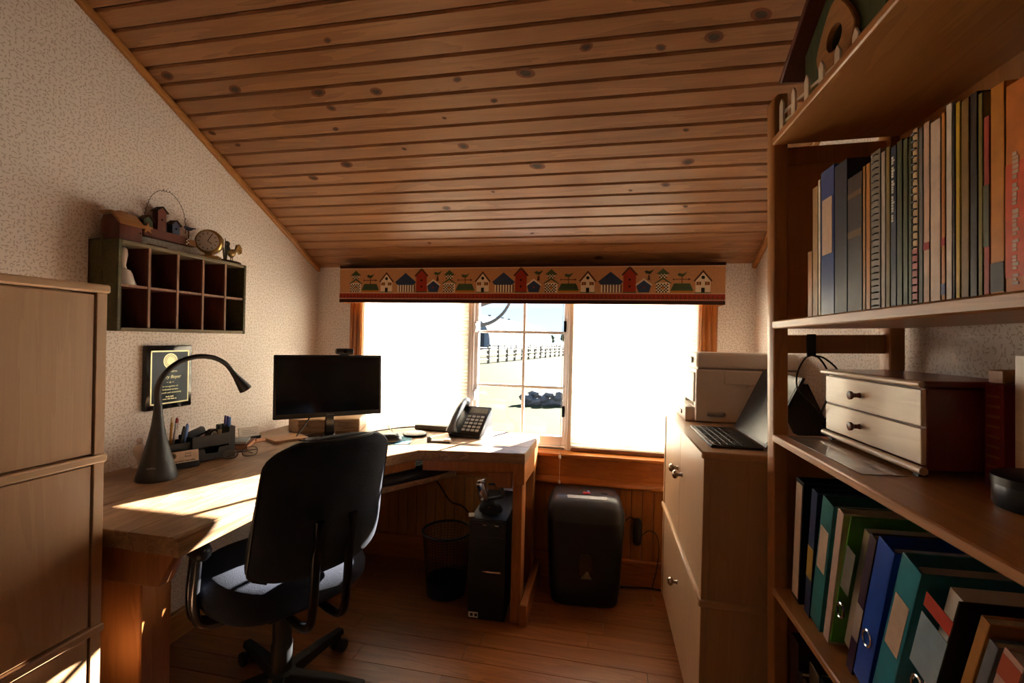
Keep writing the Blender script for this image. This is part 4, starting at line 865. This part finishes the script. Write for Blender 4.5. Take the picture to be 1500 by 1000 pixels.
# award plaque
aw = thing('award_plaque', 'black and gold engraved award plaque hanging above the organizer', 'plaque', M=Matrix.Translation((XL+.001, 1.482, 1.066)) @ Matrix.Rotation(PI/2, 4, 'Z'))
plain('plaque_gold', '#E0D8A8', .3, .5, vary=.03); plain('plaque_black', '#15161A', .1, vary=.05)
MB().box(-.096, .096, -.02, 0, -.123, .123).build('board', 'plaque_black', aw, .004, 2)
fr_ = MB()
for a in ((-.08, .08, .098, .103), (-.08, .08, -.103, -.098), (-.08, -.075, -.103, .103), (.075, .08, -.103, .103)): fr_.box(a[0], a[1], -.0212, -.0195, a[2], a[3])
fr_.build('gold_border', 'plaque_gold', aw); MB().box(-.075, .075, -.0207, -.0195, -.098, .098).build('engraved_plate', plain('plate_dark', '#2A2E33', .12, .3, vary=.05), aw)
sm = MB()
for r0, r1 in ((.024, .030), (.0, .017)):
    for j in range(1): sm.lathe([(r0+.0005, 0), (r0+.0005, .0006), (r1, .0006), (r1, 0)], 32, (0, 0, 0), 0, Matrix.Translation((0, -.0206, .062)) @ Matrix.Rotation(PI/2, 4, 'X'))
sm.lathe([(.0185, 0), (.0185, .0004), (.0225, .0004), (.0225, 0)], 32, (0, 0, 0), 0, Matrix.Translation((0, -.0206, .062)) @ Matrix.Rotation(PI/2, 4, 'X'))
sm.build('seal', 'plaque_gold', aw)
for tx, sz, z, shr in (('Presented to', .011, .022, 0), ('Larry Boyer', .018, .0, .3), ('~ o ~', .014, -.02, 0), ('In recognition of', .0095, -.036, 0), ('dedicated service', .0095, -.048, 0), ('to youth and community', .0095, -.060, 0), (None, .0065, -.076, .035), (None, .0065, -.0845, .06)):
    t_ = link('engraved_line', text_mesh(tx, sz, 'plaque_gold', shear=shr) if tx else faint_line(shr, sz, 'plaque_gold', int(shr*1000)), aw, (0, -.0212, z)); t_.rotation_euler = (PI/2, 0, 0)

# ---------------------------------------------------------------- floor: tower, basket, shredder
tw = thing('computer_tower', 'black computer tower standing on the floor under the desk', 'computer', (-.485, 2.16, 0), math.radians(2))
MB().box(-.083, .083, -.205, .2, 0, .445).build('case', 'black', tw, .004, 2)
MB().box(-.083, .083, -.215, -.203, .004, .441).build('front_panel', 'black', tw, .004, 2)
for z in (.33, .37): MB().box(-.07, .07, -.2162, -.2148, z, z+.0015).build('bay_line', 'steel_dark', tw)
MB().box(-.07, .07, -.2175, -.2145, .418, .43).build('port_strip', 'phone_dark', tw, .001); MB().box(-.02, .062, -.2175, -.2145, .214, .222).build('badge', 'chrome', tw, .001)
for x in (-.01, .045): MB().box(x-.012, x+.004, -.2182, -.217, .422, .426).build('usb_port', 'chrome', tw)
MB().box(-.078, -.035, -.2165, -.2148, .012, .036).build('sticker', 'white_paper', tw)
for x in (-.07, -.05): MB().box(x, x+.012, -.2172, -.2163, .018, .03).build('sticker_print', 'steel_dark', tw)
sg = thing('staple_gun', 'chrome and black hand tool with a loop handle on the computer tower', 'tool', (-.50, 2.06, .445), math.radians(-4)); sg.scale = (.82, .82, .82)
MB().loft([superellipse(.01, 0, a, b, z, 20, 2.4) for a, b, z in ((.066, .05, 0), (.068, .052, .01), (.06, .046, .03), (.04, .03, .05), (.02, .018, .058))]).build('base', 'black_soft', sg, ang=80)
Mg = Matrix.Translation((-.028, 0, .055)) @ Matrix.Rotation(math.radians(-14), 4, 'Y')
MB().box(-.024, .024, -.02, .02, 0, .10, 0, Mg).box(-.016, .03, -.015, .015, .09, .118, 0, Mg).build('body', 'chrome', sg, .005, 2)
MB().tube([(-.04, 0, .135), (-.062, 0, .13)], [.012, .009], 10).build('nose_cap', 'black', sg)
MB().tube(spline([(-.005, 0, .148), (.03, 0, .152), (.062, 0, .145), (.078, 0, .11), (.074, 0, .09), (.03, 0, .074), (-.012, 0, .062)], 6), [.007]*14+[.011]*12+[.009]*11, 10).build('loop_handle', 'black', sg)
MB().lathe([(.01, 0), (.01, .004), (.004, .005)], 12, (0, 0, 0), 0, Matrix.Translation((.012, -.04, .026)) @ Matrix.Rotation(PI/2, 4, 'X')).build('button', 'brass', sg)
pc = MB().box(-.02, .006, -.02, .02, 0, .004).build('paper_scrap', 'white_paper', None, .0005); pc.matrix_world = Matrix.Translation((-.556, 1.985, .4456)) @ Matrix.Rotation(.3, 4, 'Z'); tag(pc, 'white paper scrap at the front corner of the computer tower', 'paper')
wcd = MB().box(-.055, .055, -.003, 0, -.04, .04).build('wall_card', plain('lilac_paper', '#C9C0D0', .7), None, .0005, loc=(-.455, YB-.0155, .44)); tag(wcd, 'pale lilac card fixed to the beadboard under the desk', 'card')
bs = thing('waste_basket', 'round black wire mesh waste basket with a dark blue bottom', 'waste basket', (-.725, 2.13, 0))
mh = MB(); n = 40
for i in range(n):
    a = 2*PI*i/n; mh.tube([(.092*math.cos(a), .092*math.sin(a), .004), (.118*math.cos(a), .118*math.sin(a), .30)], .0011, 4)
for k in range(22):
    z = .012+.0135*k; r = .092+.026*z/.3; mh.tube([(r*math.cos(2*PI*j/24), r*math.sin(2*PI*j/24), z) for j in range(25)], .0011, 4)
tag(mh.build('wire_mesh', 'black', bs), kind='stuff')
MB().tube([(.119*math.cos(2*PI*j/32), .119*math.sin(2*PI*j/32), .302) for j in range(33)], .0055, 8).build('rim', 'black', bs); MB().lathe([(.09, 0), (.094, .002), (.097, .07), (.094, .07), (.088, .004)], 32).build('base_band', plain('navy_bin', '#151C2E', .5), bs)
sr = thing('paper_shredder', 'large dark grey paper shredder with a clear front window', 'shredder', (-.065, 2.275, 0), math.radians(4))
plain('shred_body', '#1C1C1F', .4, vary=.08); plain('shred_top', '#34353A', .3, vary=.05)
MB().loft([superellipse(0, .0, a, b, z, 40, 5) for a, b, z in ((.155, .115, .0), (.16, .122, .01), (.163, .125, .06))]).build('base', 'black', sr)
MB().loft([superellipse(0, .0, a, b, z, 40, 5.5) for a, b, z in ((.166, .128, .06), (.176, .132, .25), (.182, .134, .37), (.182, .132, .395))]).build('bin', 'shred_body', sr, ang=50)
MB().loft([superellipse(0, dy, a, b, z, 40, 5) for a, b, z, dy in ((.184, .134, .395, 0), (.183, .132, .43, .0), (.172, .118, .465, .008), (.155, .098, .492, .02), (.14, .085, .498, .024))]).build('head', 'shred_top', sr, ang=60)
Ms = Matrix.Translation((0, -.057, .4845)) @ Matrix.Rotation(math.radians(34), 4, 'X')
MB().box(-.09, .10, -.012, .012, -.006, .0035, 0, Matrix.Translation((0, -.066, .494)) @ Matrix.Rotation(math.radians(28), 4, 'X')).build('feed_slot', plain('slot_grey', '#A0A2A8', .3), sr, .003)
MB().box(-.018, .018, -.012, .012, .0, .007, 0, Matrix.Translation((.005, -.02, .4975))).build('red_switch', 'pen_red', sr, .003); MB().ball((.012, -.004, .503), .006, 10).build('indicator_light', plain('led_blue', '#8AA0FF', .2), sr)
MB().box(.075, .105, -.02, .0, .494, .502).build('side_button', 'black', sr, .002)
MB().prism([(-.028, .15), (.032, .15), (.038, .17), (.034, .25), (.03, .26), (-.026, .26), (-.03, .25)], 'xz', -.1365, -.128).build('window', 'black_gloss', sr, .002)
MB().prism([(-.018, .14), (.03, .14), (.014, .175), (.006, .175)], 'xz', -.1372, -.130).build('window_label', plain('label_grey', '#7A7468', .4), sr)
# wall outlet block, power bar and cords right of the shredder
ob_ = MB().box(-.014, .014, -.012, 0, -.02, .02).build('outlet_block', 'roof_brown', None, .002, loc=(-.0, YB-.0155, .47)); tag(ob_, 'small dark wooden block on the beadboard above the shredder', 'block')
pb = thing('power_adapter', 'black power adapter hanging on the beadboard beside the shredder', 'power adapter', (.195, YB-.017, .225))
MB().loft([superellipse(0, -.014, a, b, z, 16, 3.5) for a, b, z in ((.012, .008, -.012), (.021, .013, .0), (.023, .014, .06), (.02, .013, .11), (.009, .007, .122))]).build('body', 'black', pb)
MB().tube(spline([(-.0, -.012, .1), (-.03, -.012, .125), (-.05, -.02, .12), (-.058, -.03, .11)], 6), .003, 6).build('plug_cord', 'black', pb)
c3 = MB().tube(spline([(.21, YB-.035, .26), (.25, YB-.03, .29), (.285, YB-.04, .28), (.30, YB-.045, .22), (.295, YB-.04, .12), (.27, YB-.05, .006)], 6), .0025, 6).build('loose_cord', 'black'); tag(c3, 'thin black cord looping beside the filing cabinet', 'cord')
c3 = MB().tube(spline([(.115, 2.36, .008), (.18, 2.375, .006), (.25, 2.385, .006), (.32, 2.38, .006)], 6), .005, 6).build('floor_cord', 'black'); tag(c3, 'thick black cord lying on the floor behind the shredder', 'cord')
c3 = MB().tube(spline([(-.82, 2.10, .592), (-.80, 2.2, .50), (-.77, 2.30, .38), (-.71, 2.36, .33), (-.60, 2.37, .2), (-.53, 2.37, .12)], 6), .004, 6).build('under_desk_cord', 'black'); tag(c3, 'black cable dropping from the keyboard tray behind the basket', 'cord')

# ---------------------------------------------------------------- printer and tablet on the filing cabinet
plain('printer_white', '#E4DAD0', .4, vary=.02); plain('printer_grey', '#8A8078', .4)
pr = thing('laser_printer', 'white multifunction printer on the filing cabinet', 'printer', (.355, 1.85, .941))
MB().box(0, .355, 0, .27, .004, .205).build('body', 'printer_white', pr, .006, 2); MB().box(.0, .355, .0, .27, .208, .268).build('scanner_lid', 'printer_white', pr, .010, 3)
MB().box(.006, .35, .003, .266, .2, .212).build('seam', 'printer_grey', pr)
MB().box(-.032, .01, .03, .24, .0, .055).build('paper_tray', 'printer_white', pr, .004, 2); MB().box(-.036, -.03, .10, .17, .018, .034).build('tray_handle', 'phone_dark', pr, .002)
MB().box(.10, .345, -.004, .004, .15, .2).build('side_panel', 'printer_white', pr, .002); cut(pr.children[0], MB().prism([(.13, .152), (.19, .152), (.182, .138), (.138, .138)], 'xz', -.01, .014))
cut(pr.children[0], MB().prism([(.075+.034*math.copysign(abs(math.cos(a))**.5, math.cos(a)), .034+.0105*math.copysign(abs(math.sin(a))**.5, math.sin(a))) for a in [2*PI*j/20 for j in range(20)]], 'xz', -.02, .035))
MB().box(-.006, .01, .02, .25, .075, .19).build('front_door', 'printer_white', pr, .004, 2); MB().box(-.008, -.004, .06, .2, .225, .25).build('control_panel', 'phone_grey', pr, .002)
cut(pr.children[0], MB().box(-.02, .06, .04, .23, .058, .072))
tb = thing('tablet_computer', 'black tablet with keyboard folio standing open on the filing cabinet', 'tablet', (.385, 1.585, .941), 0)
MB().box(-.07, .072, -.175, .15, 0, .008).build('keyboard_folio', 'phone_dark', tb, .003, 2)
for r_ in range(5):
    for k_ in range(11): MB().box(-.06+.0195*r_, -.044+.0195*r_, -.165+.0268*k_, -.142+.0268*k_, .008, .0098).build('key', 'black', tb, .0008)
Mtb = Matrix.Translation((.08, 0, .006)) @ Matrix.Rotation(math.radians(24), 4, 'Y')
MB().box(-.004, .004, -.175, .15, 0, .225, 0, Mtb).build('screen_body', 'black', tb, .002); MB().box(-.0048, -.0035, -.165, .14, .012, .215, 0, Mtb).build('screen', plain('dark_screen', '#141214', .3, vary=.05, spec=.3), tb)
MB().box(-.003, .003, -.172, .147, .001, .215, 0, Matrix.Translation((.27, 0, .0)) @ Matrix.Rotation(math.radians(-25), 4, 'Y')).build('kickstand', 'black', tb, .001)

# ---------------------------------------------------------------- bookshelf (stands a little out of plumb)
PIV = Vector((.423, 0, 1.15)); MS = Matrix.Translation(PIV) @ Matrix.Rotation(math.radians(-1.3), 4, 'Y') @ Matrix.Translation(-PIV); MSI = MS.inverted()
def sat(px, py, axis, val):
    """pixel ray to a plane of the shelf's own frame"""
    c = MSI @ Vector((0, 0, HCAM)); d = MSI.to_3x3() @ Vector(ray(px, py)); return c+d*((val-c[axis])/d[axis])
SXF, SXB, SY0, SY1 = .423, .712, .34, 1.295
sf = thing('bookshelf', 'open pine ladder-sided bookshelf loaded with books and binders', 'bookshelf', M=MS)
for x0, x1, y0, y1 in ((SXF, SXF+.034, 1.25, SY1), (SXB-.034, SXB, 1.25, SY1), (SXF, SXF+.034, SY0, SY0+.045), (SXB-.034, SXB, SY0, SY0+.045)):
    MB().prism([(x0, .009), (x1, .009), (x1, 1.874), (x0+.012, 1.874), (x0, 1.862)], 'xz', y0, y1).build('post', 'shelf_post', sf, .003)
SH = {1: (1.743, 1.761), 2: (1.283, 1.303), 3: (1.001, 1.0185), 4: (.62, .637), 5: (.16, .178)}
for k_, (a, b) in SH.items(): MB().box(SXF-.004, SXB, SY0+.046, 1.2495, a, b).build('shelf', 'shelf_pine', sf, .003)
for ys in (1.262, SY0+.012):
    for za, zb in ((1.695, 1.741), (1.222, 1.268), (.56, .615), (.1, .155)): MB().box(SXF+.034, SXB-.034, ys, ys+.022, za, zb).build('cross_rail', 'shelf_post', sf, .002)
    MB().box(SXF+.034, SXB-.034, ys+.006, ys+.014, 1.305, 1.695).build('side_panel', 'shelf_post', sf); MB().box(SXF+.034, SXB-.034, ys+.006, ys+.014, .16, .99).build('side_panel', 'shelf_post', sf)
MB().box(SXB-.012, SXB-.004, SY0+.046, 1.2495, 1.303, 1.743).build('back_panel', 'shelf_post', sf); MB().box(SXB-.016, SXB-.004, SY0+.046, 1.2495, .3, .36).build('back_rail', 'shelf_post', sf, .002); MB().box(SXB-.016, SXB-.004, SY0+.046, 1.2495, .7, .78).build('back_rail', 'shelf_post', sf, .002)

def book(lab, y0, y1, z0, h, depth, xf, col, lean=0., kind='book', title=None, ring=False, label_box=None, top_dark=False, titlecol='v_cream', wire=False, band=None, group='books'):
    """upright volume; spine faces -x. lean > 0 tips the top towards smaller y. local origin: far bottom edge of the spine"""
    w = abs(y0-y1)-.0012
    # origin at the far-side bottom edge when leaning towards the near side
    # a leaning volume stands on its near bottom edge, the far one lifted
    M = MS @ Matrix.Translation((xf, max(y0, y1)-.0006-w/math.cos(lean), z0)) @ Matrix.Rotation(lean, 4, 'X') @ Matrix.Translation((0, w, 0))
    r = thing(kind, lab, {'binder': 'binder', 'book': 'book', 'magazine_file': 'magazine file', 'notebook': 'notebook'}[kind], M=M, group=group)
    cm = plain('cover_'+col, col, .45 if kind != 'binder' else .35); t = .0022 if kind == 'book' else .003
    t = min(t, w*.3)
    MB().box(0, t, -w, 0, 0, h).box(0, depth, -w, -w+t, 0, h).box(0, depth, -t, 0, 0, h).build('cover', cm, r, .0006)
    if kind == 'binder': MB().box(t+.02, depth-.012, -w+t+.002, -t-.002, .008, h*.93).build('pages', 'white_paper', r)
    elif kind == 'magazine_file': MB().box(0, depth, -w, 0, 0, t).build('bottom', cm, r)
    else: MB().box(t, depth-.004, -w+t, -t, .003, h-.003).build('pages', 'page_edge', r)
    if label_box:
        a, b, lc = label_box; MB().box(-.0008, .0004, -w*.86, -w*.14, h*a, h*b).build('spine_label', lc, r)
    if band:
        for a, b, lc in band: MB().box(-.0005, .0004, -w*.98, -w*.02, h*a, h*b).build('printed_band', plain('cover_'+lc, lc, .45), r)
    if ring:
        hc = h*ring; MB().tube([(-.0015, -w/2+.0115*math.cos(2*PI*j/20), hc+.0145*math.sin(2*PI*j/20)) for j in range(21)], .0023, 6).build('finger_ring', 'chrome', r)
        cut([c for c in r.children if c.name.startswith('cover')][0], MB().prism([(-w/2+.0105*math.cos(2*PI*j/16), hc+.0135*math.sin(2*PI*j/16)) for j in range(16)], 'yz', -.01, .012))
    if wire:
        n = int(h/.011); wm = MB()
        for i in range(n): z = .008+(h-.016)*i/(n-1); wm.tube([(.004, -w*.1, z), (-.003, -w*.3, z), (-.003, -w*.7, z), (.004, -w*.9, z)], .0012, 4)
        wm.build('wire_binding', 'steel_dark', r)
    if title:
        tx, sz, zc, mt = title; t_ = link('spine_lettering', faint_line(tx, sz, mt, int(tx*500)), r); t_.matrix_local = Matrix.Translation((-.0006, -w/2, h*zc)) @ Matrix(((0, 0, -1, 0), (0, -1, 0, 0), (-1, 0, 0, 0), (0, 0, 0, 1)))
    return r
G2 = 'books on the middle shelf'
def yb(px, py=450, xf=.45): return sat(px, py, 0, xf).y
Z2 = SH[2][1]
B2 = [ # left px, right px, top px, colour, label, extra
 (1183, 1190, 368, '#B8792F', 'low orange cardboard magazine file with a round hole at the end of the row', dict(kind='magazine_file', ring=False)),
 (1190.3, 1198, 274, '#B08A54', 'thin tan book beside the cardboard magazine file', {}),
 (1198.3, 1202, 263, '#E6DCCB', 'very thin cream folder pressed against the blue binder', {}),
 (1202.3, 1222, 247, '#27478C', 'royal blue binder with a pale spine label on the middle shelf', dict(kind='binder', label_box=(.42, .80, 'plate_cream'))),
 (1222.3, 1241, 238, '#161E36', 'navy blue hardback next to the royal blue binder', {}),
 (1241.3, 1263, 256, '#2A1A12', 'dark brown book with gold marks on the spine', dict(band=((.55, .60, '#6A4A1E'), (.84, .88, '#6A4A1E')))),
 (1263.5, 1268, 243, '#A9793F', 'thin tan paperback after the dark brown book', {}),
 (1268.3, 1275, 239, '#C77F2A', 'thin orange paperback among tan books', {}),
 (1275.3, 1290, 221, '#8A7E70', 'grey wire-bound manual with printed spine', dict(kind='notebook', wire=True)),
 (1290.3, 1297, 222, '#B4AAA0', 'pale grey soft report beside the wire-bound manual', {}),
 (1297.3, 1304, 215, '#857033', 'thin olive yellow paperback', {}),
 (1304.3, 1313, 214, '#2D3A55', 'slim navy book with white lettering up its spine', dict(title=(.11, .0085, .72, 'white_paper'))),
 (1313.3, 1322, 206, '#3F4A26', 'first of three dark green volumes, beside the slim navy book', {}),
 (1322.3, 1330, 203, '#4A5530', 'middle one of three dark green volumes', {}),
 (1330.3, 1336, 201, '#39451F', 'last of three dark green volumes, beside the cream wire-bound book', {}),
 (1336.3, 1345, 188, '#D8B98C', 'cream wire-bound book with a red foot on the spine', dict(kind='notebook', wire=True, band=((.02, .32, '#B5605A'),))),
 (1345.3, 1352, 187, '#7D7A78', 'thin mid grey book between cream ones', {}),
 (1352.3, 1362, 179, '#D9B49A', 'peach coloured book with a small red mark', dict(band=((.30, .34, '#B02A20'),))),
 (1362.3, 1378, 176, '#E2C8B4', 'wide pale cream book with a smooth spine', {}),
 (1378.3, 1385, 165, '#C9822E', 'thin orange book with red and blue marks near its foot', dict(band=((.30, .34, '#B02A20'), (.04, .10, '#2A3A7A')))),
 (1385.3, 1395, 152, '#E5D9CC', 'tall white book beside the black sliver', {}),
 (1395.3, 1399, 153, '#2E2016', 'very thin blackish booklet between white and yellow books', {}),
 (1399.3, 1407, 149, '#D8B31C', 'bright yellow tall thin book', {}),
 (1407.3, 1420, 145, '#8F6A25', 'tall brownish ochre book next to the yellow one', {}),
 (1420.3, 1432, 136, '#2C2014', 'tall near-black book between ochre and olive spines', {}),
 (1432.3, 1440, 136, '#8A7A2E', 'tall olive book beside the red-spined one', {}),
 (1440.3, 1450, 170, '#B23A22', 'red book with a green panel on its spine', dict(band=((.28, .62, '#5A5A38'),))),
 (1450.3, 1472, 124, '#D98A1E', 'wide plain orange book with a dark square at the foot', dict(band=((.02, .16, '#2A1A10'),))),
 (1472.3, 1505, 118, '#DA7A1E', 'large orange book with white lettering on a red-orange spine panel', dict(band=((.08, .62, '#E0561A'),), title=(.15, .0095, .35, 'plate_cream'))),
 (1505.3, 1530, 190, '#D8C8B8', 'pale book beyond the large orange one', {}),
 (1530.3, 1580, 150, '#7A4A2A', 'broad brown book near the end of the row', {}),
]
for a, b, top, col, lab, ex in B2:
    xf = .45; y0, y1 = yb(a, 452, xf), yb(b, 452, xf); ym = (a+b)/2
    h = min(sat(ym, top, 0, xf).z-Z2, .434)
    dp = min(.20 if h < .30 else .225, SXB-.02-xf)
    book(lab, y0, y1, Z2, h, dp, xf, col, group=G2, **ex)
# leaning binders below
G4 = 'binders leaning on the lower shelf'; Z4 = SH[4][1]
B4 = [ # top-left px, top y, bottom-left px, bottom y, width px near the bottom, colour, label, extra
 ((1166, 680), (1159, 864), 11, '#1A1614', 'black binder with a full cream spine label, first on the lower shelf', dict(label_box=(.03, .97, 'plate_cream'))),
 ((1189, 687), (1177, 874), 8, '#24345C', 'thin navy binder with yellow lettering panel', dict(band=((.3, .55, '#A8842E'),))),
 ((1205, 700), (1185, 897), 15, '#2A7878', 'teal binder with a peach label on the spine', dict(label_box=(.45, .78, 'plate_cream'))),
 ((1225, 717), (1205, 912), 8, '#D2B0A0', 'slim pale pink binder between teal and green ones', {}),
 ((1246, 722), (1214, 946), 15, '#4C9A1E', 'bright green lever binder with a steel finger ring', dict(ring=.33, label_box=(.48, .8, 'label_grey'))),
 ((1268, 771), (1238, 957), 9, '#3A1A36', 'dark purple spiral notebook beside the green binder', dict(kind='notebook', band=((.25, .5, '#B0A090'),))),
 ((1286, 770), (1246, 985), 22, '#1F4FB4', 'bright blue lever binder with a steel finger ring', dict(ring=.34)),
 ((1322, 786), (1272, 1015), 24, '#2F8A9A', 'turquoise binder with black boards and a peach label', dict(label_box=(.42, .76, 'plate_cream'))),
 ((1358, 813), (1305, 1045), 34, '#171412', 'thick black lever binder with red and pale blue spine stickers', dict(ring=.38, band=((.80, .88, '#C03A1E'), (.45, .76, '#8FA6B4')))),
 ((1416, 834), (1362, 1085), 12, '#B5782E', 'tan orange book leaning beside the thick black binder', dict(kind='book')),
 ((1426, 850), (1376, 1100), 12, '#6E7078', 'grey book leaning in the lower shelf row', dict(kind='book')),
 ((1440, 860), (1392, 1120), 24, '#C9A08E', 'pale pink box-like volume with a red top edge', dict(kind='book', band=((.86, .97, '#B04A26'),))),
 ((1470, 872), (1432, 1150), 52, '#5A2A86', 'purple binder with a cream label', dict(label_box=(.1, .5, 'plate_cream'))),
]
yprev = 1.24; lprev = 0.
for (tx, ty), (bx, by), wpx, col, lab, ex in B4:
    xf = .452; ya = sat(bx, by, 0, xf).y; yt = sat(tx, ty, 0, xf).y; ybn = sat(bx+wpx, by, 0, xf).y
    ya = min(ya, yprev); w = max(abs(ya-ybn), .008)
    h = .292 if 'binder' in lab else .27; lean = math.atan2(max(0, ya-yt), h); lean = max(lprev, min(lean, .30)); lprev = lean
    ex = dict(ex); kd = ex.pop('kind', 'binder')
    w_ = w; book(lab, ya, ya-w_, Z4, h, .235 if kd == 'binder' else .2, xf, col, lean=lean, kind=kd, group=G4, **ex)
    yprev = ya-w_/math.cos(lean)-.001
# bottom shelf
G5 = 'folders on the bottom shelf'; Z5 = SH[5][1]
y = 1.235
for w, col, lab, kd in ((.05, '#3A2018', 'dark brown box file on the bottom shelf', 'binder'), (.02, '#2A2620', 'black spiral notebook on the bottom shelf', 'notebook'), (.03, '#5A1E1A', 'dark red folder on the bottom shelf', 'binder'), (.05, '#4A3A2A', 'brown binder on the bottom shelf', 'binder'), (.05, '#22303A', 'slate binder on the bottom shelf', 'binder')):
    book(lab, y, y-w, Z5, .36 if w == .05 else .3, .22, .455, col, kind=kd, group=G5, wire=(kd == 'notebook')); y -= w+.002

# little chest of drawers and its neighbours on the shelf
Z3 = SH[3][1]
cs_ = thing('drawer_chest', 'small two-drawer chest with birch fronts and cherry sides on the shelf', 'chest', M=MS @ Matrix.Translation((.535, .885, Z3)))
CX, CY, CZ_ = .15, .352, .166
MB().box(.004, CX, .006, CY-.006, .014, CZ_-.012).build('case', 'chest_cherry', cs_, .002)
MB().box(-.006, CX, 0, CY, CZ_-.012, CZ_).build('top', 'chest_cherry', cs_, .002); MB().tube([(-.006, .0, CZ_-.006), (-.006, CY, CZ_-.006)], .0058, 10).build('top_moulding', 'chest_birch', cs_); MB().tube([(-.004, .0, .014), (-.004, CY, .014)], .007, 10).build('base_moulding', 'chest_birch', cs_)
for z0, z1 in ((.023, .085), (.088, .151)):
    d_ = MB().box(-.003, .006, .008, CY-.008, z0, z1).build('drawer', 'chest_birch', cs_, .0015)
    MB().lathe([(.006, 0), (.0045, .004), (.0045, .011), (.0085, .015), (.009, .02), (.004, .022)], 14, (0, 0, 0), 0, Matrix.Translation((-.003, CY*.56, (z0+z1)/2)) @ Matrix.Rotation(-PI/2, 4, 'Y')).build('knob', 'chest_cherry', d_)
for y in (.02, CY-.03): MB().box(.0, .014, y, y+.014, 0, .014).build('foot', 'black', cs_); MB().box(CX-.02, CX-.006, y, y+.014, 0, .014).build('foot', 'black', cs_)
rb = thing('red_book_set', 'upright red book with gold dotted spine behind the drawer chest', 'book', M=MS @ Matrix.Translation((.613, .862, Z3)))
MB().box(0, .085, -.018, .018, 0, .165).build('cover', plain('deep_red', '#7A1A10', .5), rb, .002)
for i in range(9): MB().box(-.0006, .0004, -.012, .012, .015+.016*i, .019+.016*i).build('gold_band', plain('gold_ink', '#9A5A24', .5), rb)
sh_ = MB().box(0, .075, 0, .33, 0, .0012).build('clear_ruler', plain('sheet_grey', '#9A928C', .08, vary=.15, scale=20), None, .0003); sh_.matrix_world = MS @ Matrix.Translation((.445, .90, Z3+.0002)); tag(sh_, 'shiny grey laminated sheet lying in front of the drawer chest', 'sheet')
tn = thing('round_tin', 'round dark blue-grey tin on the shelf near the drawer chest', 'tin', M=MS @ Matrix.Translation((.60, .755, Z3)))
MB().lathe([(.052, 0), (.054, .003), (.054, .038), (.052, .041), (.002, .042)], 32).build('body', plain('tin_blue', '#2A3038', .3, .3), tn); MB().lathe([(.055, .032), (.055, .043), (.05, .046), (.002, .046)], 32).build('lid', plain('tin_lid', '#1E2126', .35), tn)
bx_ = thing('upright_book', 'tall pale cream book standing between the tin and the red book', 'book', M=MS @ Matrix.Translation((.62, .822, Z3)))
MB().box(0, .085, -.0115, .0115, 0, .212).build('cover', 'chest_birch', bx_, .0015); MB().box(.002, .083, -.0095, .0095, .2115, .2128).build('pages', 'page_edge', bx_)
tk = MB().box(0, .04, -.015, .015, 0, .022).build('wood_block', 'tan_small', None, .002); tk.matrix_world = MS @ Matrix.Translation((.616, .862, Z3+.1655)); tag(tk, 'small tan wooden block lying on the red book', 'block')
# black cables hung on the cross rail
hc = thing('hanging_cable', 'thin black cable looped over the bookshelf rail', 'cable', M=MS @ Matrix.Translation((.512, 1.2585, 1.22)))
MB().box(-.010, .010, -.003, .003, -.005, .05).build('strap', 'black', hc, .001)
for k_, (dx, dz) in enumerate(((-.035, -.13), (.035, -.15), (.06, -.17))):
    MB().tube(spline([(0, -.004, -.002), (dx*.5, -.006, -.012), (dx, -.008, -.05), (dx*.9, -.008, dz*.7), (dx*.2+.01, -.01, dz), (dx*.1+.02, -.012, dz-.02)], 6), .0022, 6).build('cable_loop', 'black', hc)
# big birdhouse with picket fence on the top shelf
Z1 = SH[1][1]
wood('bird_green', '#39402A', '#545C38', 'z', .6, 16., .8)
bh = thing('wooden_birdhouse', 'large green wooden birdhouse with brown roof on top of the bookshelf', 'birdhouse', M=MS @ Matrix.Translation((.49, 1.07, Z1)) @ Matrix.Rotation(math.radians(6), 4, 'Z'))
HW, HE, HA = .135, .17, .29
MB().prism([(-HW, 0), (HW, 0), (HW, HE), (0, HA), (-HW, HE)], 'yz', 0, .17).build('body', 'bird_green', bh, .003); EH = drill(.027, .11, Matrix.Translation((0, 0, .128)) @ Matrix.Rotation(PI/2, 4, 'Y'), 24); cut([c for c in bh.children if c.name.startswith('body')][0], EH)
for s in (-1, 1):
    dyr, dzr = HW, HA-HE; L = math.hypot(dyr, dzr); ny, nz = dzr/L, dyr/L; e = 1.32
    MB().prism([(0, HA+.002), (s*dyr*e, HA-dzr*e+.002), (s*(dyr*e+ny*.016), HA-dzr*e+nz*.016), (0, HA+.022)], 'yz', -.035, .19).build('roof_slab', 'redwood_small', bh, .002)
pts = [(.066*math.sin(a)*(1 if math.cos(a) < 0 else 1-.45*math.cos(a)), .122-.085*math.cos(a+PI) if math.cos(a) > 0 else .122+.065*math.cos(a)) for a in [2*PI*j/28 for j in range(28)]]
cut(MB().prism(pts, 'yz', -.012, .0005).build('entry_plaque', 'tan_small', bh, .002), EH)
pf = thing('picket_fence', 'tiny white picket fence in front of the green birdhouse', 'fence ornament', M=MS @ Matrix.Translation((.445, 1.07, Z1)) @ Matrix.Rotation(math.radians(9), 4, 'Z'))
for i in range(6):
    y = .135-.05*i; MB().prism([(y-.008, 0), (y+.008, 0), (y+.008, .062), (y, .076), (y-.008, .062)], 'yz', 0, .005).build('picket', plain('picket_white', '#E0CDB4', .6), pf, .0008)
for z in (.016, .04): MB().box(.005, .009, -.125, .145, z, z+.006).build('rail', 'picket_white', pf)
